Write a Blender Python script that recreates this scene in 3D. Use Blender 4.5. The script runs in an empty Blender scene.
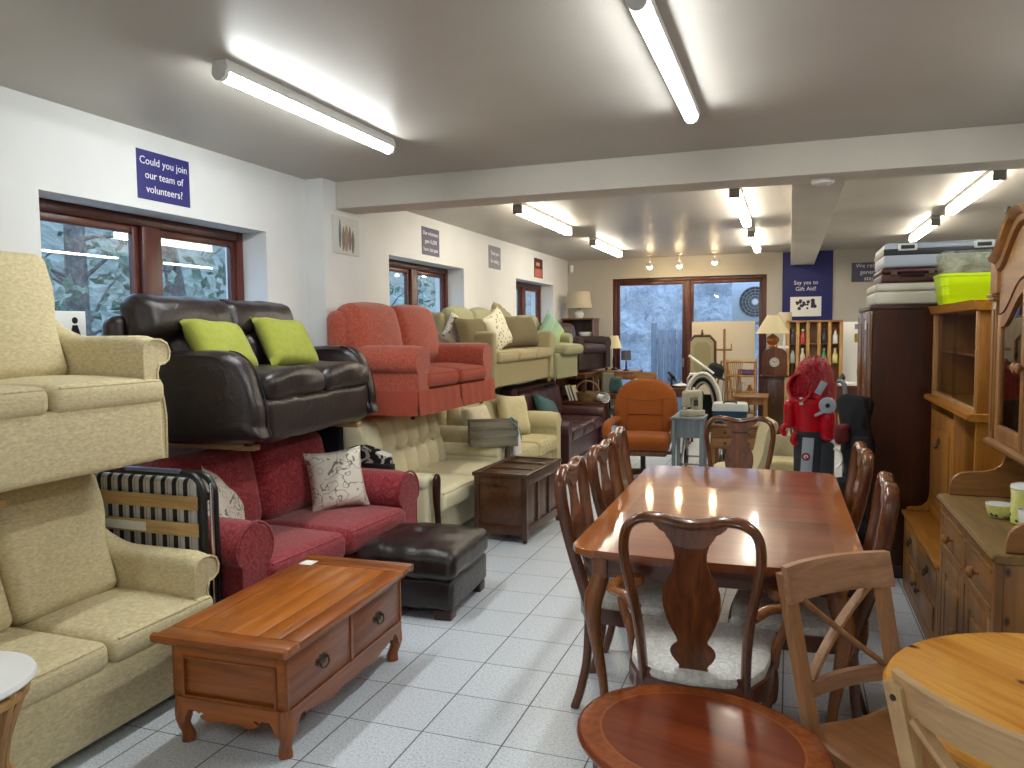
EXPOSURE, SKY, TUBE_F, TUBE_R, SPOT = 0.27, 3.4, 62, 25, 170
import bpy, bmesh, math, random
from math import pi, sin, cos, radians as RAD
from mathutils import Vector, Matrix, noise as MN
random.seed(7)
SC = bpy.context.scene
COL = SC.collection

# ------------------------------------------------------------------ objects
def tag(o, label=None, cat=None, group=None, kind=None):
    if label: o['label'] = label
    if cat: o['category'] = cat
    if group: o['group'] = group
    if kind: o['kind'] = kind
    return o

def thing(name, label, cat, loc=(0, 0, 0), rz=0, group=None, rx=0, ry=0):
    o = bpy.data.objects.new(name, None)
    COL.objects.link(o)
    o.empty_display_size = .1
    o.location = loc
    o.rotation_euler = (rx, ry, rz)
    return tag(o, label, cat, group)

def kids(o):
    return [c for c in bpy.data.objects if c.parent == o]

def dup(o, loc=None, rz=None, label=None, group=None):
    def cp(x, par):
        c = x.copy()
        COL.objects.link(c)
        c.parent = par
        for k in kids(x):
            cp(k, c)
        return c
    r = cp(o, o.parent)
    if loc is not None: r.location = loc
    if rz is not None: r.rotation_euler.z = rz
    if label: r['label'] = label
    if group: r['group'] = group
    return r

class MB:
    """collects shapes and links them as ONE mesh object"""
    def __init__(s):
        s.bm = bmesh.new()

    def _v(s, p):
        return s.bm.verts.new(p)

    def box(s, x0, x1, y0, y1, z0, z1, b=0, seg=2, M=None):
        g = bmesh.ops.create_cube(s.bm, size=1)['verts']
        for v in g:
            v.co = Vector((x0 + (v.co.x + .5) * (x1 - x0), y0 + (v.co.y + .5) * (y1 - y0), z0 + (v.co.z + .5) * (z1 - z0)))
        if M is not None:
            for v in g: v.co = M @ v.co
        if b:
            e = set()
            for v in g: e.update(v.link_edges)
            bmesh.ops.bevel(s.bm, geom=list(e), offset=b, segments=seg, affect='EDGES', profile=.5)
        return s

    def rb(s, c, h, r, n=6, fn=None, M=None):
        """soft box: centre, half sizes, corner radius; fn(u,v,w,p) bends it"""
        c = Vector(c)
        rr = max(1e-4, min(r, min(h) * .999))
        nc = 3 if rr > .02 else 2
        ax = []
        for i in range(3):
            f = h[i] - rr
            k = max(1, round(n * min(1, max(.25, h[i] / max(h)))))
            cor = [f + rr * math.tan(j * pi / 4 / nc) for j in range(1, nc + 1)]
            inn = [-f + 2 * f * j / k for j in range(k + 1)]
            ax.append([-x for x in cor[::-1]] + inn + cor)
        N = [len(a) - 1 for a in ax]
        V = {}
        def vert(key):
            if key in V: return V[key]
            q = Vector([ax[i][key[i]] for i in range(3)])
            u = [max(-1, min(1, q[i] / h[i])) for i in range(3)]
            t = Vector([max(-(h[i] - rr), min(h[i] - rr, q[i])) for i in range(3)])
            d = q - t
            p = t + d.normalized() * rr if d.length > 1e-9 else q
            if fn: p = Vector(fn(u[0], u[1], u[2], p))
            p = p + c
            V[key] = s._v(M @ p if M is not None else p)
            return V[key]
        for a in range(3):
            b, e = (a + 1) % 3, (a + 2) % 3
            for side in (0, N[a]):
                for i in range(N[b]):
                    for j in range(N[e]):
                        ks = []
                        for di, dj in ((0, 0), (1, 0), (1, 1), (0, 1)):
                            k = [0, 0, 0]
                            k[a], k[b], k[e] = side, i + di, j + dj
                            ks.append(vert(tuple(k)))
                        s.bm.faces.new(ks)
        return s

    def loft(s, rings, cap=True, closed=True):
        R = [[s._v(p) for p in ring] for ring in rings]
        n = len(R[0])
        for a, b in zip(R, R[1:]):
            for i in range(n if closed else n - 1):
                j = (i + 1) % n
                try: s.bm.faces.new((a[i], a[j], b[j], b[i]))
                except ValueError: pass
        if cap and closed:
            for r in (R[0], R[-1]):
                try: s.bm.faces.new(r)
                except ValueError: pass
        return s

    def tube(s, pts, rad, seg=10, up=(0, 0, 1), flat=1.0, closed=False, power=1.0):
        """swept tube; rad number or list; flat scales the radius along 'up'"""
        P = [Vector(p) for p in pts]
        n = len(P)
        if not isinstance(rad, (list, tuple)): rad = [rad] * n
        rings = []
        upv = Vector(up)
        prev = None
        for i in range(n):
            if closed: t = P[(i + 1) % n] - P[(i - 1) % n]
            else: t = P[min(i + 1, n - 1)] - P[max(i - 1, 0)]
            t.normalize()
            a = upv.cross(t) if prev is None else prev - t * prev.dot(t)
            if a.length < 1e-4: a = Vector((1, 0, 0)).cross(t)
            if a.length < 1e-4: a = Vector((0, 1, 0)).cross(t)
            a.normalize()
            prev = a
            b = t.cross(a)
            r = rad[i]
            ra, rb_ = (r, r * flat) if not isinstance(r, (tuple, list)) else r
            ring = []
            for k in range(seg):
                th = 2 * pi * k / seg
                cx, cy = cos(th), sin(th)
                if power != 1.0:
                    cx = math.copysign(abs(cx) ** power, cx); cy = math.copysign(abs(cy) ** power, cy)
                ring.append(P[i] + a * cx * ra + b * cy * rb_)
            rings.append(ring)
        if closed:
            rings.append(rings[0])
            R = [[s._v(p) for p in ring] for ring in rings[:-1]]
            R.append(R[0])
            for A, B in zip(R, R[1:]):
                for i in range(seg):
                    j = (i + 1) % seg
                    s.bm.faces.new((A[i], A[j], B[j], B[i]))
            return s
        return s.loft(rings)

    def cyl(s, p0, p1, r0, r1=None, seg=16):
        return s.tube([p0, p1], [r0, r0 if r1 is None else r1], seg)

    def lathe(s, prof, c=(0, 0, 0), seg=24, M=None, sx=1, sy=1, cap=True):
        rings = []
        for r, z in prof:
            ring = []
            for k in range(seg):
                th = 2 * pi * k / seg
                p = Vector((c[0] + cos(th) * r * sx, c[1] + sin(th) * r * sy, c[2] + z))
                ring.append(M @ p if M is not None else p)
            rings.append(ring)
        return s.loft(rings, cap)

    def prism(s, poly, f, d0, d1, b=0, seg=1):
        """poly of 2-D points; f(u,v,d) gives the 3-D place; thick from d0 to d1"""
        A = [s._v(f(u, v, d0)) for u, v in poly]
        B = [s._v(f(u, v, d1)) for u, v in poly]
        n = len(poly)
        fa = s.bm.faces.new(A)
        fb = s.bm.faces.new(B)
        for i in range(n):
            j = (i + 1) % n
            s.bm.faces.new((A[i], A[j], B[j], B[i]))
        if b:
            bmesh.ops.bevel(s.bm, geom=list(fa.edges) + list(fb.edges), offset=b, segments=seg, affect='EDGES', profile=.5, clamp_overlap=True)
        return s

    def sphere(s, c, r, seg=14, sc=(1, 1, 1)):
        g = bmesh.ops.create_uvsphere(s.bm, u_segments=seg, v_segments=max(6, seg // 2 + 1), radius=r)['verts']
        for v in g:
            v.co = Vector((v.co.x * sc[0] + c[0], v.co.y * sc[1] + c[1], v.co.z * sc[2] + c[2]))
        return s

    def move(s, M):
        bmesh.ops.transform(s.bm, matrix=M, verts=s.bm.verts)
        return s

    def build(s, name, mat, parent=None, ang=38, loc=None, kind=None, label=None):
        bmesh.ops.recalc_face_normals(s.bm, faces=s.bm.faces)
        me = bpy.data.meshes.new(name)
        s.bm.to_mesh(me)
        s.bm.free()
        me.materials.append(mat)
        me.polygons.foreach_set('use_smooth', [True] * len(me.polygons))
        me.set_sharp_from_angle(angle=RAD(ang))
        o = bpy.data.objects.new(name, me)
        COL.objects.link(o)
        if parent: o.parent = parent
        if loc: o.location = loc
        if kind: o['kind'] = kind
        if label: o['label'] = label
        return o

def XZ(y0=0): return lambda u, v, d: (u, y0 + d, v)
def YZ(x0=0): return lambda u, v, d: (x0 + d, u, v)
def XY(z0=0): return lambda u, v, d: (u, v, z0 + d)

def spline(pts, n=8, closed=False):
    """Catmull-Rom through the points (any dimension)"""
    P = [Vector(p) for p in pts]
    out = []
    m = len(P)
    for i in range(m if closed else m - 1):
        p1, p2 = P[i], P[(i + 1) % m]
        p0 = P[(i - 1) % m] if closed or i > 0 else p1 * 2 - p2
        p3 = P[(i + 2) % m] if closed or i + 2 < m else p2 * 2 - p1
        for k in range(n):
            t = k / n
            out.append(.5 * ((2 * p1) + (p2 - p0) * t + (2 * p0 - 5 * p1 + 4 * p2 - p3) * t * t + (3 * p1 - p0 - 3 * p2 + p3) * t ** 3))
    if not closed: out.append(P[-1])
    return out

def arc(cx, cy, r, a0, a1, n=8):
    return [(cx + r * cos(RAD(a0 + (a1 - a0) * k / n)), cy + r * sin(RAD(a0 + (a1 - a0) * k / n))) for k in range(n + 1)]

def rrect(x0, x1, y0, y1, r, n=5):
    return arc(x1 - r, y1 - r, r, 0, 90, n) + arc(x0 + r, y1 - r, r, 90, 180, n) + arc(x0 + r, y0 + r, r, 180, 270, n) + arc(x1 - r, y0 + r, r, 270, 360, n)

def text_mesh(txt, size, name, mat, parent, M, align='CENTER', line=1.0, sx=1.0, depth=.0006):
    ls = txt.split('\n')
    if len(ls) > 1:
        for i, s in enumerate(ls):
            text_mesh(s, size, name, mat, parent, M @ Matrix.Translation((0, ((len(ls) - 1) / 2 - i) * size * line, 0)), align, line, sx, depth)
        return
    cu = bpy.data.curves.new('lettering', 'FONT')
    cu.body = txt
    cu.size = size
    cu.align_x = align
    cu.align_y = 'CENTER'
    cu.space_line = line
    cu.extrude = depth
    cu.resolution_u = 3
    t = bpy.data.objects.new('lettering', cu)
    COL.objects.link(t)
    dg = bpy.context.evaluated_depsgraph_get()
    me = bpy.data.meshes.new_from_object(t.evaluated_get(dg))
    bpy.data.objects.remove(t)
    bpy.data.curves.remove(cu)
    me.transform(M @ Matrix.Diagonal((sx, 1, 1, 1)))
    me.materials.clear()
    me.materials.append(mat)
    o = bpy.data.objects.new(name, me)
    COL.objects.link(o)
    o.parent = parent
    return o

# ------------------------------------------------------------------ materials
class NT:
    def __init__(s, name):
        s.m = bpy.data.materials.new(name)
        s.m.use_nodes = True
        s.t = s.m.node_tree
        s.b = s.t.nodes['Principled BSDF']
        s.out = s.t.nodes['Material Output']
    def n(s, typ, **kw):
        nd = s.t.nodes.new('ShaderNode' + typ)
        for k, v in kw.items():
            if k.startswith('_'): setattr(nd, k[1:], v)
            else: nd.inputs[k.replace('__', ' ')].default_value = v
        return nd
    def l(s, a, b):
        s.t.links.new(a, b)
    def set(s, **kw):
        for k, v in kw.items():
            s.b.inputs[k.replace('__', ' ')].default_value = v
        return s
    def ramp(s, fac, stops, interp='LINEAR'):
        r = s.n('ValToRGB')
        r.color_ramp.interpolation = interp
        el = r.color_ramp.elements
        while len(el) < len(stops): el.new(.5)
        for e, (p, c) in zip(el, stops):
            e.position = p
            e.color = (*c, 1)
        s.l(fac, r.inputs['Fac'])
        return r.outputs['Color']
    def coord(s, scale=(1, 1, 1), rot=(0, 0, 0), src='Object', loc=(0, 0, 0)):
        tc = s.n('TexCoord')
        mp = s.n('Mapping')
        mp.inputs['Scale'].default_value = scale
        mp.inputs['Rotation'].default_value = rot
        mp.inputs['Location'].default_value = loc
        s.l(tc.outputs[src], mp.inputs['Vector'])
        return mp.outputs['Vector']
    def noise(s, vec, scale, detail=4, dist=0, rough=.5):
        nd = s.n('TexNoise', Scale=scale, Detail=detail, Distortion=dist, Roughness=rough)
        s.l(vec, nd.inputs['Vector'])
        return nd.outputs['Fac']
    def bump(s, h, strength=.3, dist=.01):
        b = s.n('Bump', Strength=strength, Distance=dist)
        s.l(h, b.inputs['Height'])
        s.l(b.outputs['Normal'], s.b.inputs['Normal'])
    def mix(s, fac, a, b, mode='MIX'):
        m = s.n('Mix', _data_type='RGBA', _blend_type=mode)
        if isinstance(fac, (int, float)): m.inputs[0].default_value = fac
        else: s.l(fac, m.inputs[0])
        for i, x in ((6, a), (7, b)):
            if isinstance(x, tuple): m.inputs[i].default_value = (*x, 1)
            else: s.l(x, m.inputs[i])
        return m.outputs[2]
    def math(s, op, a, b=None):
        m = s.n('Math', _operation=op)
        for i, x in ((0, a), (1, b)):
            if x is None: continue
            if isinstance(x, (int, float)): m.inputs[i].default_value = x
            else: s.l(x, m.inputs[i])
        return m.outputs[0]

def srgb(r, g, b):
    f = lambda c: (c / 255 / 12.92) if c / 255 <= .04045 else ((c / 255 + .055) / 1.055) ** 2.4
    return (f(r), f(g), f(b))

def mul(c, k): return tuple(min(1, x * k) for x in c)

def plain(name, c, rough=.5, metal=0, **kw):
    t = NT(name)
    t.set(Base__Color=(*c, 1), Roughness=rough, Metallic=metal, **kw)
    return t.m

def fabric(name, c, var=.25, s1=90, s2=420, bump=.35, rough=.95, sheen=.05, stretch=(1, 1, 1)):
    t = NT(name)
    v = t.coord(stretch)
    a = t.noise(v, s1, 5, .3, .7)
    b = t.noise(v, s2, 2)
    col = t.ramp(a, [(.3, mul(c, 1 - var)), (.5, c), (.72, mul(c, 1 + var))])
    big = t.noise(v, 3, 3)
    col = t.mix(t.math('MULTIPLY', big, .25), col, mul(c, .8))
    t.l(col, t.b.inputs['Base Color'])
    t.set(Roughness=rough, Sheen__Weight=sheen)
    t.bump(b, bump, .004)
    return t.m

def damask(name, c1, c2, scale=16, bump=.3, lo=.47, hi=.53, dist=2.2):
    t = NT(name)
    v = t.coord()
    a = t.noise(v, scale, 2, dist, .4)
    w = t.noise(v, 300, 2)
    f = t.math('ABSOLUTE', t.math('SUBTRACT', a, .5))
    col = t.ramp(f, [(.02, c2), (.045, c1), (.12, c1), (.15, mul(c2, .95))])
    col = t.mix(t.math('MULTIPLY', w, .35), col, mul(c1, .7))
    t.l(col, t.b.inputs['Base Color'])
    t.set(Roughness=.95, Sheen__Weight=.25)
    t.bump(t.math('ADD', w, t.math('MULTIPLY', f, 2)), bump, .004)
    return t.m

def leather(name, c, rough=.38, wr=.25, var=.25):
    t = NT(name)
    v = t.coord()
    a = t.noise(v, 6, 5, .4)
    col = t.ramp(a, [(.3, mul(c, 1 - var)), (.7, mul(c, 1 + var))])
    t.l(col, t.b.inputs['Base Color'])
    vo = t.n('TexVoronoi', Scale=260)
    t.l(v, vo.inputs['Vector'])
    wn = t.noise(v, 11, 4, 1.2)
    t.set(Roughness=rough)
    t.bump(t.math('ADD', t.math('MULTIPLY', vo.outputs['Distance'], .12), t.math('MULTIPLY', wn, 1.3)), wr, .012)
    return t.m

def wood(name, dark, light, axis='y', rough=.3, scale=9, coat=0, streak=.35, bump=.06, knots=0, plank=0, pax=0, dist=.8, kplane='xy'):
    t = NT(name)
    k = .09
    sc = {'x': (k, 1, 1), 'y': (1, k, 1), 'z': (1, 1, k)}[axis]
    v = t.coord(sc)
    if plank:
        raw = t.coord()
        sep = t.n('SeparateXYZ')
        t.l(raw, sep.inputs[0])
        fl = t.math('FLOOR', t.math('DIVIDE', sep.outputs[pax], plank))
        wn = t.n('TexWhiteNoise', _noise_dimensions='1D')
        t.l(fl, wn.inputs['W'])
        va = t.n('VectorMath', _operation='MULTIPLY_ADD')
        t.l(wn.outputs['Color'], va.inputs[0])
        va.inputs[1].default_value = (7, 7, 7)
        t.l(v, va.inputs[2])
        v = va.outputs[0]
    a = t.noise(v, scale, 6, dist, .6)
    f = t.noise(v, scale * 9, 3, .2, .6)
    mid = tuple((p + q) / 2 for p, q in zip(dark, light))
    g = t.noise(v, scale * 3.2, 5, 1.2, .65)
    a = t.math('ADD', t.math('MULTIPLY', a, .55), t.math('MULTIPLY', g, .45))
    col = t.ramp(a, [(.36, mul(dark, .9)), (.5, mid), (.64, mul(light, 1.06))])
    col = t.mix(t.math('MULTIPLY', t.math('SUBTRACT', 1, f), streak * 1.25), col, mul(dark, .7))
    if plank:
        col = t.mix(t.math('MULTIPLY', wn.outputs['Value'], .55), col, mul(light, 1.08))
        pf = t.math('FRACT', t.math('DIVIDE', sep.outputs[pax], plank))
        pd = t.math('MINIMUM', pf, t.math('SUBTRACT', 1, pf))
        col = t.mix(t.ramp(pd, [(.006, (.4, .4, .4)), (.014, (0, 0, 0))]), col, mul(dark, .6))
    if knots:
        ks = t.n('SeparateXYZ')
        t.l(t.coord({'x': (.55, 1, 1), 'y': (1, .55, 1), 'z': (1, 1, .55)}[axis]), ks.inputs[0])
        kc = t.n('CombineXYZ')
        t.l(ks.outputs['XYZ'.index(kplane[0].upper())], kc.inputs[0])
        t.l(ks.outputs['XYZ'.index(kplane[1].upper())], kc.inputs[1])
        vo = t.n('TexVoronoi', Scale=knots, _voronoi_dimensions='2D')
        t.l(kc.outputs[0], vo.inputs['Vector'])
        fk = t.ramp(vo.outputs['Distance'], [(.035, (1, 1, 1)), (.06, (.5, .5, .5)), (.09, (0, 0, 0))])
        col = t.mix(fk, col, mul(dark, .18))
    t.l(col, t.b.inputs['Base Color'])
    t.set(Roughness=rough, Coat__Weight=coat, Coat__Roughness=.06)
    if bump: t.bump(f, bump, .004)
    return t.m

def emis(name, c, s):
    t = NT(name)
    t.set(Base__Color=(.8, .8, .8, 1), Emission__Color=(*c, 1), Emission__Strength=s)
    return t.m

def glass(name, tint=(.93, .96, .97), ior=1.5, extra=0.0):
    t = NT(name)
    tr = t.n('BsdfTransparent')
    tr.inputs[0].default_value = (*tint, 1)
    gl = t.n('BsdfGlossy')
    gl.inputs['Roughness'].default_value = .0
    fr = t.n('Fresnel', IOR=ior)
    ge = t.n('NewGeometry')
    f = t.math('MULTIPLY', t.math('ADD', fr.outputs[0], extra), t.math('SUBTRACT', 1, ge.outputs['Backfacing']))
    mx = t.n('MixShader')
    t.l(f, mx.inputs[0])
    t.l(tr.outputs[0], mx.inputs[1])
    t.l(gl.outputs[0], mx.inputs[2])
    t.l(mx.outputs[0], t.out.inputs['Surface'])
    return t.m

M_ = {}
def m(k): return M_[k]
M_['white'] = plain('white_paint', (.78, .78, .76), .5)
M_['white_plastic'] = plain('white_plastic', (.8, .8, .78), .35)
M_['black'] = plain('black_plastic', (.012, .012, .013), .4)
M_['black_cloth'] = fabric('black_cloth', (.010, .010, .012), .3, sheen=0)
M_['chrome'] = plain('chrome', (.6, .6, .6), .2, 1)
M_['steel'] = plain('grey_steel', (.25, .26, .27), .4, .6)
M_['brass'] = plain('aged_brass', (.09, .07, .045), .45, .9)
M_['paper'] = plain('paper', (.85, .85, .83), .8)
# ------------------------------------------------------------------ camera
cam_d = bpy.data.cameras.new('camera')
cam = bpy.data.objects.new('camera', cam_d)
COL.objects.link(cam)
CH = 1.566
ya, pi_, ro = RAD(19.70), RAD(3.836), RAD(.5605)
fw = Vector((-sin(ya) * cos(pi_), cos(ya) * cos(pi_), -sin(pi_)))
rt = Vector((cos(ya), sin(ya), 0))
up = rt.cross(fw)
rt2 = rt * cos(ro) - up * sin(ro)
up2 = rt2.cross(fw)
cam.matrix_world = Matrix(((rt2.x, up2.x, -fw.x, 0), (rt2.y, up2.y, -fw.y, 0), (rt2.z, up2.z, -fw.z, CH), (0, 0, 0, 1)))
cam_d.sensor_width = 36
cam_d.lens = 774.8 / 1024 * 36
cam_d.clip_start = .05
SC.camera = cam
SC.view_settings.view_transform = 'Standard'
SC.view_settings.look = 'None'
SC.view_settings.exposure = EXPOSURE
SC.view_settings.gamma = 1
SC.view_settings.use_curve_mapping = False

# ------------------------------------------------------------------ world: overcast late afternoon
W = bpy.data.worlds.new('overcast_sky')
SC.world = W
W.use_nodes = True
bg = W.node_tree.nodes['Background']
bg.inputs[0].default_value = (.60, .76, 1.0, 1)
bg.inputs[1].default_value = SKY

# ------------------------------------------------------------------ the room
XL, XR, YF, YB, ZC = -3.501, 3.1, 12.6, -2.6, 2.742
def wallmat(name, c):
    t = NT(name)
    v = t.coord()
    a = t.noise(v, 2.2, 4)
    col = t.ramp(a, [(.3, mul(c, .95)), (.7, mul(c, 1.03))])
    t.l(col, t.b.inputs['Base Color'])
    t.set(Roughness=.85)
    t.bump(t.noise(v, 60, 3), .06, .005)
    return t.m
M_['wall'] = wallmat('white_wall_paint', (.73, .73, .725))
M_['farwall'] = wallmat('cream_wall_paint', (.50, .475, .42))
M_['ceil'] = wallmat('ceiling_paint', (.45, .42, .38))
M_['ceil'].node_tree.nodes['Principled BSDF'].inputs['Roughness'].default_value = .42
M_['beam'] = wallmat('beam_paint', (.62, .58, .51))

def floor_mat():
    t = NT('speckled_grey_floor_tiles')
    tc = t.n('TexCoord')
    sep = t.n('SeparateXYZ')
    t.l(tc.outputs['Object'], sep.inputs[0])
    T = .3335
    def cell(o, off):
        q = t.math('DIVIDE', t.math('ADD', o, off), T)
        fr = t.math('FRACT', q)
        d = t.math('MINIMUM', fr, t.math('SUBTRACT', 1, fr))
        return q, d
    qx, dx = cell(sep.outputs[0], 1.6745 + T * 20)
    qy, dy = cell(sep.outputs[1], -2.657 + T * 20)
    d = t.math('MINIMUM', dx, t.math('MULTIPLY', dy, 1.35))
    g = t.ramp(d, [(.0065, (1, 1, 1)), (.0105, (0, 0, 0))])
    cx = t.n('CombineXYZ')
    t.l(t.math('FLOOR', qx), cx.inputs[0])
    t.l(t.math('FLOOR', qy), cx.inputs[1])
    wn = t.n('TexWhiteNoise')
    t.l(cx.outputs[0], wn.inputs['Vector'])
    n1 = t.noise(tc.outputs['Object'], 105, 2, 0, .8)
    n2 = t.noise(tc.outputs['Object'], 420, 1)
    sp = t.ramp(n1, [(.28, (.30, .34, .40)), (.42, (.60, .66, .73)), (.55, (.74, .79, .86)), (.68, (.90, .93, .97))])
    sp = t.mix(t.math('MULTIPLY', n2, .25), sp, (.64, .68, .73))
    sp = t.mix(t.math('MULTIPLY', wn.outputs['Value'], .10), sp, (.46, .50, .56))
    big = t.noise(tc.outputs['Object'], 1.7, 4)
    sp = t.mix(t.math('MULTIPLY', big, .12), sp, (.48, .51, .55))
    col = t.mix(g, sp, (.05, .055, .06))
    t.l(col, t.b.inputs['Base Color'])
    t.l(t.ramp(n1, [(.3, (.26, .26, .26)), (.7, (.38, .38, .38))]), t.b.inputs['Roughness'])
    t.bump(t.math('SUBTRACT', 1, g), .25, .003)
    return t.m
M_['floor'] = floor_mat()

def struct(name, mb, mat):
    return mb.build(name, mat, kind='structure')

struct('floor', MB().box(XL - .4, XR + .2, YB - .2, YF + .3, -.1, 0), m('floor'))
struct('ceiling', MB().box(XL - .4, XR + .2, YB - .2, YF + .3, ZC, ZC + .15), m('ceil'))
WIN = [(2.87, 4.64), (6.43, 8.19), (9.98, 11.73)]
WZ0, WZ1 = 1.08, 2.292
XO = XL - .36
mb = MB()
mb.box(XO, XL, YB, YF, 0, WZ0).box(XO, XL, YB, YF, WZ1, ZC)
ys = [YB] + [v for w in WIN for v in w] + [YF]
for a, b in zip(ys[0::2], ys[1::2]): mb.box(XO, XL, a, b, WZ0, WZ1)
mb.box(XL, -3.335, 5.12, 5.74, 0, ZC)                      # shallow pier under the beam
struct('wall_left', mb, m('wall'))
DX0, DX1, DZ = -2.75, -.337, 2.417
struct('wall_far', MB().box(XO, DX0, YF, YF + .3, 0, ZC).box(DX1, XR, YF, YF + .3, 0, ZC).box(DX0, DX1, YF, YF + .3, DZ, ZC), m('farwall'))
struct('wall_right', MB().box(XR, XR + .2, YB, YF, 0, ZC), m('farwall'))
struct('wall_back', MB().box(XL, XR, YB - .2, YB, 0, ZC), m('wall'))
struct('beam_cross', MB().box(-3.335, XR, 5.29, 5.60, 2.535, ZC, .004), m('beam'))
struct('beam_long', MB().box(.003, .335, 5.60, YF, 2.535, ZC, .004), m('beam'))
struct('baseboard_left', MB().box(XL, XL + .02, YB, 5.12, 0, .1, .004).box(XL, XL + .02, 5.74, YF, 0, .1, .004), m('white'))

M_['mahog_frame'] = wood('mahogany_window_frame', srgb(58, 24, 18), srgb(104, 46, 34), 'z', .35, 8)
M_['pane'] = glass('window_glass', (.86, .92, .96), 1.5, .06)
for i, (a, b) in enumerate(WIN):
    x0, x1 = XL - .27, XL - .20
    f = MB()
    w = .065
    f.box(x0, x1, a, a + w, WZ0, WZ1, .006).box(x0, x1, b - w, b, WZ0, WZ1, .006)
    f.box(x0, x1, a + w, b - w, WZ0, WZ0 + w, .006).box(x0, x1, a + w, b - w, WZ1 - w, WZ1, .006)
    mid = (a + b) / 2
    f.box(x0, x1 + .012, mid - .05, mid + .09, WZ0 + w, WZ1 - w, .006)
    fo = struct('window_%d' % (i + 1), f, m('mahog_frame'))
    sash = MB()
    for (p, q) in ((a + w, mid - .05), (mid + .09, b - w)):
        s_ = .045
        sash.box(x0 + .012, x1 - .02, p, p + s_, WZ0 + w, WZ1 - w, .004).box(x0 + .012, x1 - .02, q - s_, q, WZ0 + w, WZ1 - w, .004)
        sash.box(x0 + .012, x1 - .02, p + s_, q - s_, WZ0 + w, WZ0 + w + s_, .004).box(x0 + .012, x1 - .02, p + s_, q - s_, WZ1 - w - s_, WZ1 - w, .004)
        MB().box(x0 + .028, x0 + .032, p + s_, q - s_, WZ0 + w + s_, WZ1 - w - s_).build('window_pane', m('pane'), fo)
    sash.build('window_sash', m('mahog_frame'), fo)
    MB().box(XL - .2, XL + .015, a - .02, b + .02, WZ0 - .03, WZ0, .006).build('window_sill', m('white'), fo)

# patio door at the far end
f = MB()
w = .062
y0, y1 = YF + .06, YF + .14
f.box(DX0, DX0 + w, y0, y1, 0, DZ, .005).box(DX1 - w, DX1, y0, y1, 0, DZ, .005)
f.box(DX0 + w, DX1 - w, y0, y1, DZ - w, DZ, .005).box(DX0 + w, DX1 - w, y0, y1, 0, .05, .005)
f.box(-1.575, -1.495, y0 - .02, y1, .05, DZ - w, .005)
door = struct('door_1', f, m('mahog_frame'))
for (p, q) in ((DX0 + w, -1.575), (-1.495, DX1 - w)):
    s_ = .05
    d = MB()
    d.box(p, p + s_, y0 + .015, y1 - .015, .05, DZ - w, .004).box(q - s_, q, y0 + .015, y1 - .015, .05, DZ - w, .004)
    d.box(p + s_, q - s_, y0 + .015, y1 - .015, .05, .14, .004).box(p + s_, q - s_, y0 + .015, y1 - .015, DZ - w - s_, DZ - w, .004)
    d.build('door_sash', m('mahog_frame'), door)
    MB().box(p + s_, q - s_, y0 + .035, y0 + .04, .14, DZ - w - s_).build('door_pane', m('pane'), door)
MB().box(-1.61, -1.585, y0 - .05, y0 - .02, .98, 1.12, .006).box(-1.6, -1.59, y0 - .03, y0 + .0, 1.0, 1.02).box(-1.6, -1.59, y0 - .03, y0, 1.08, 1.10).build('door_handle', m('steel'), door)

# ------------------------------------------------------------------ outside
def ground_mat(name, a, b, c, s=3):
    t = NT(name)
    v = t.coord()
    n1 = t.noise(v, s, 8, .6, .7)
    col = t.ramp(n1, [(.3, a), (.5, b), (.72, c)])
    t.l(col, t.b.inputs['Base Color'])
    t.set(Roughness=.95)
    t.bump(n1, .8, .2)
    return t.m
M_['bank'] = ground_mat('leafy_bank', (.04, .055, .05), (.14, .17, .15), (.30, .34, .31), 3.5)
M_['stone'] = ground_mat('garden_stone', (.22, .25, .30), (.42, .46, .52), (.66, .70, .76), 7)
M_['bark'] = ground_mat('bark', (.08, .075, .07), (.18, .17, .16), (.32, .31, .29), 12)
mb = MB()
rows = []
for i in range(17):
    r = []
    for j in range(64):
        y = -6 + j * 1.1
        x = XO - .8 - i * .75
        z = -.3 + max(0, i - 1) * .42 + .25 * MN.noise(Vector((x * .6, y * .6, 3)))
        r.append((x, y, z))
    rows.append(r)
mb.loft(rows, cap=False, closed=False)
tag(mb.build('garden_bank', m('bank')), kind='structure')
struct('garden_paving', MB().box(XL - 3, XR + 3, YF + .3, YF + 7, -.14, -.04), m('stone'))

def tree(x, y, h, seed, label):
    rnd = random.Random(seed)
    t = thing('bare_tree', label, 'tree', (x, y, 0), 0, 'trees on the bank outside')
    z0 = -.1 + max(0, (XO - .8 - x) / .75 - 1) * .42 - .15
    mb = MB()
    tr = [(0, 0, z0)]
    for k in range(1, 6):
        tr.append((tr[-1][0] + rnd.uniform(-.12, .12), tr[-1][1] + rnd.uniform(-.12, .12), z0 + h * k / 5))
    mb.tube(tr, [.13 - .018 * k for k in range(6)], 8)
    mb.build('trunk', m('bark'), t)
    br = MB()
    for k in range(26):
        q = rnd.uniform(.15, .95)
        p = Vector(tr[0]).lerp(Vector(tr[-1]), q)
        i = min(4, int(q * 5))
        p = Vector(tr[i]).lerp(Vector(tr[i + 1]), q * 5 - i)
        a = rnd.uniform(0, 2 * pi)
        L = rnd.uniform(.6, 1.7)
        pts = [p]
        d = Vector((cos(a), sin(a), rnd.uniform(.2, .8)))
        for s_ in range(4):
            d = d + Vector((rnd.uniform(-.3, .3), rnd.uniform(-.3, .3), rnd.uniform(-.3, .3)))
            pts.append(pts[-1] + d.normalized() * L / 4)
        br.tube(pts, [.025, .018, .012, .008, .004], 5)
    br.build('branches', m('bark'), t)
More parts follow.
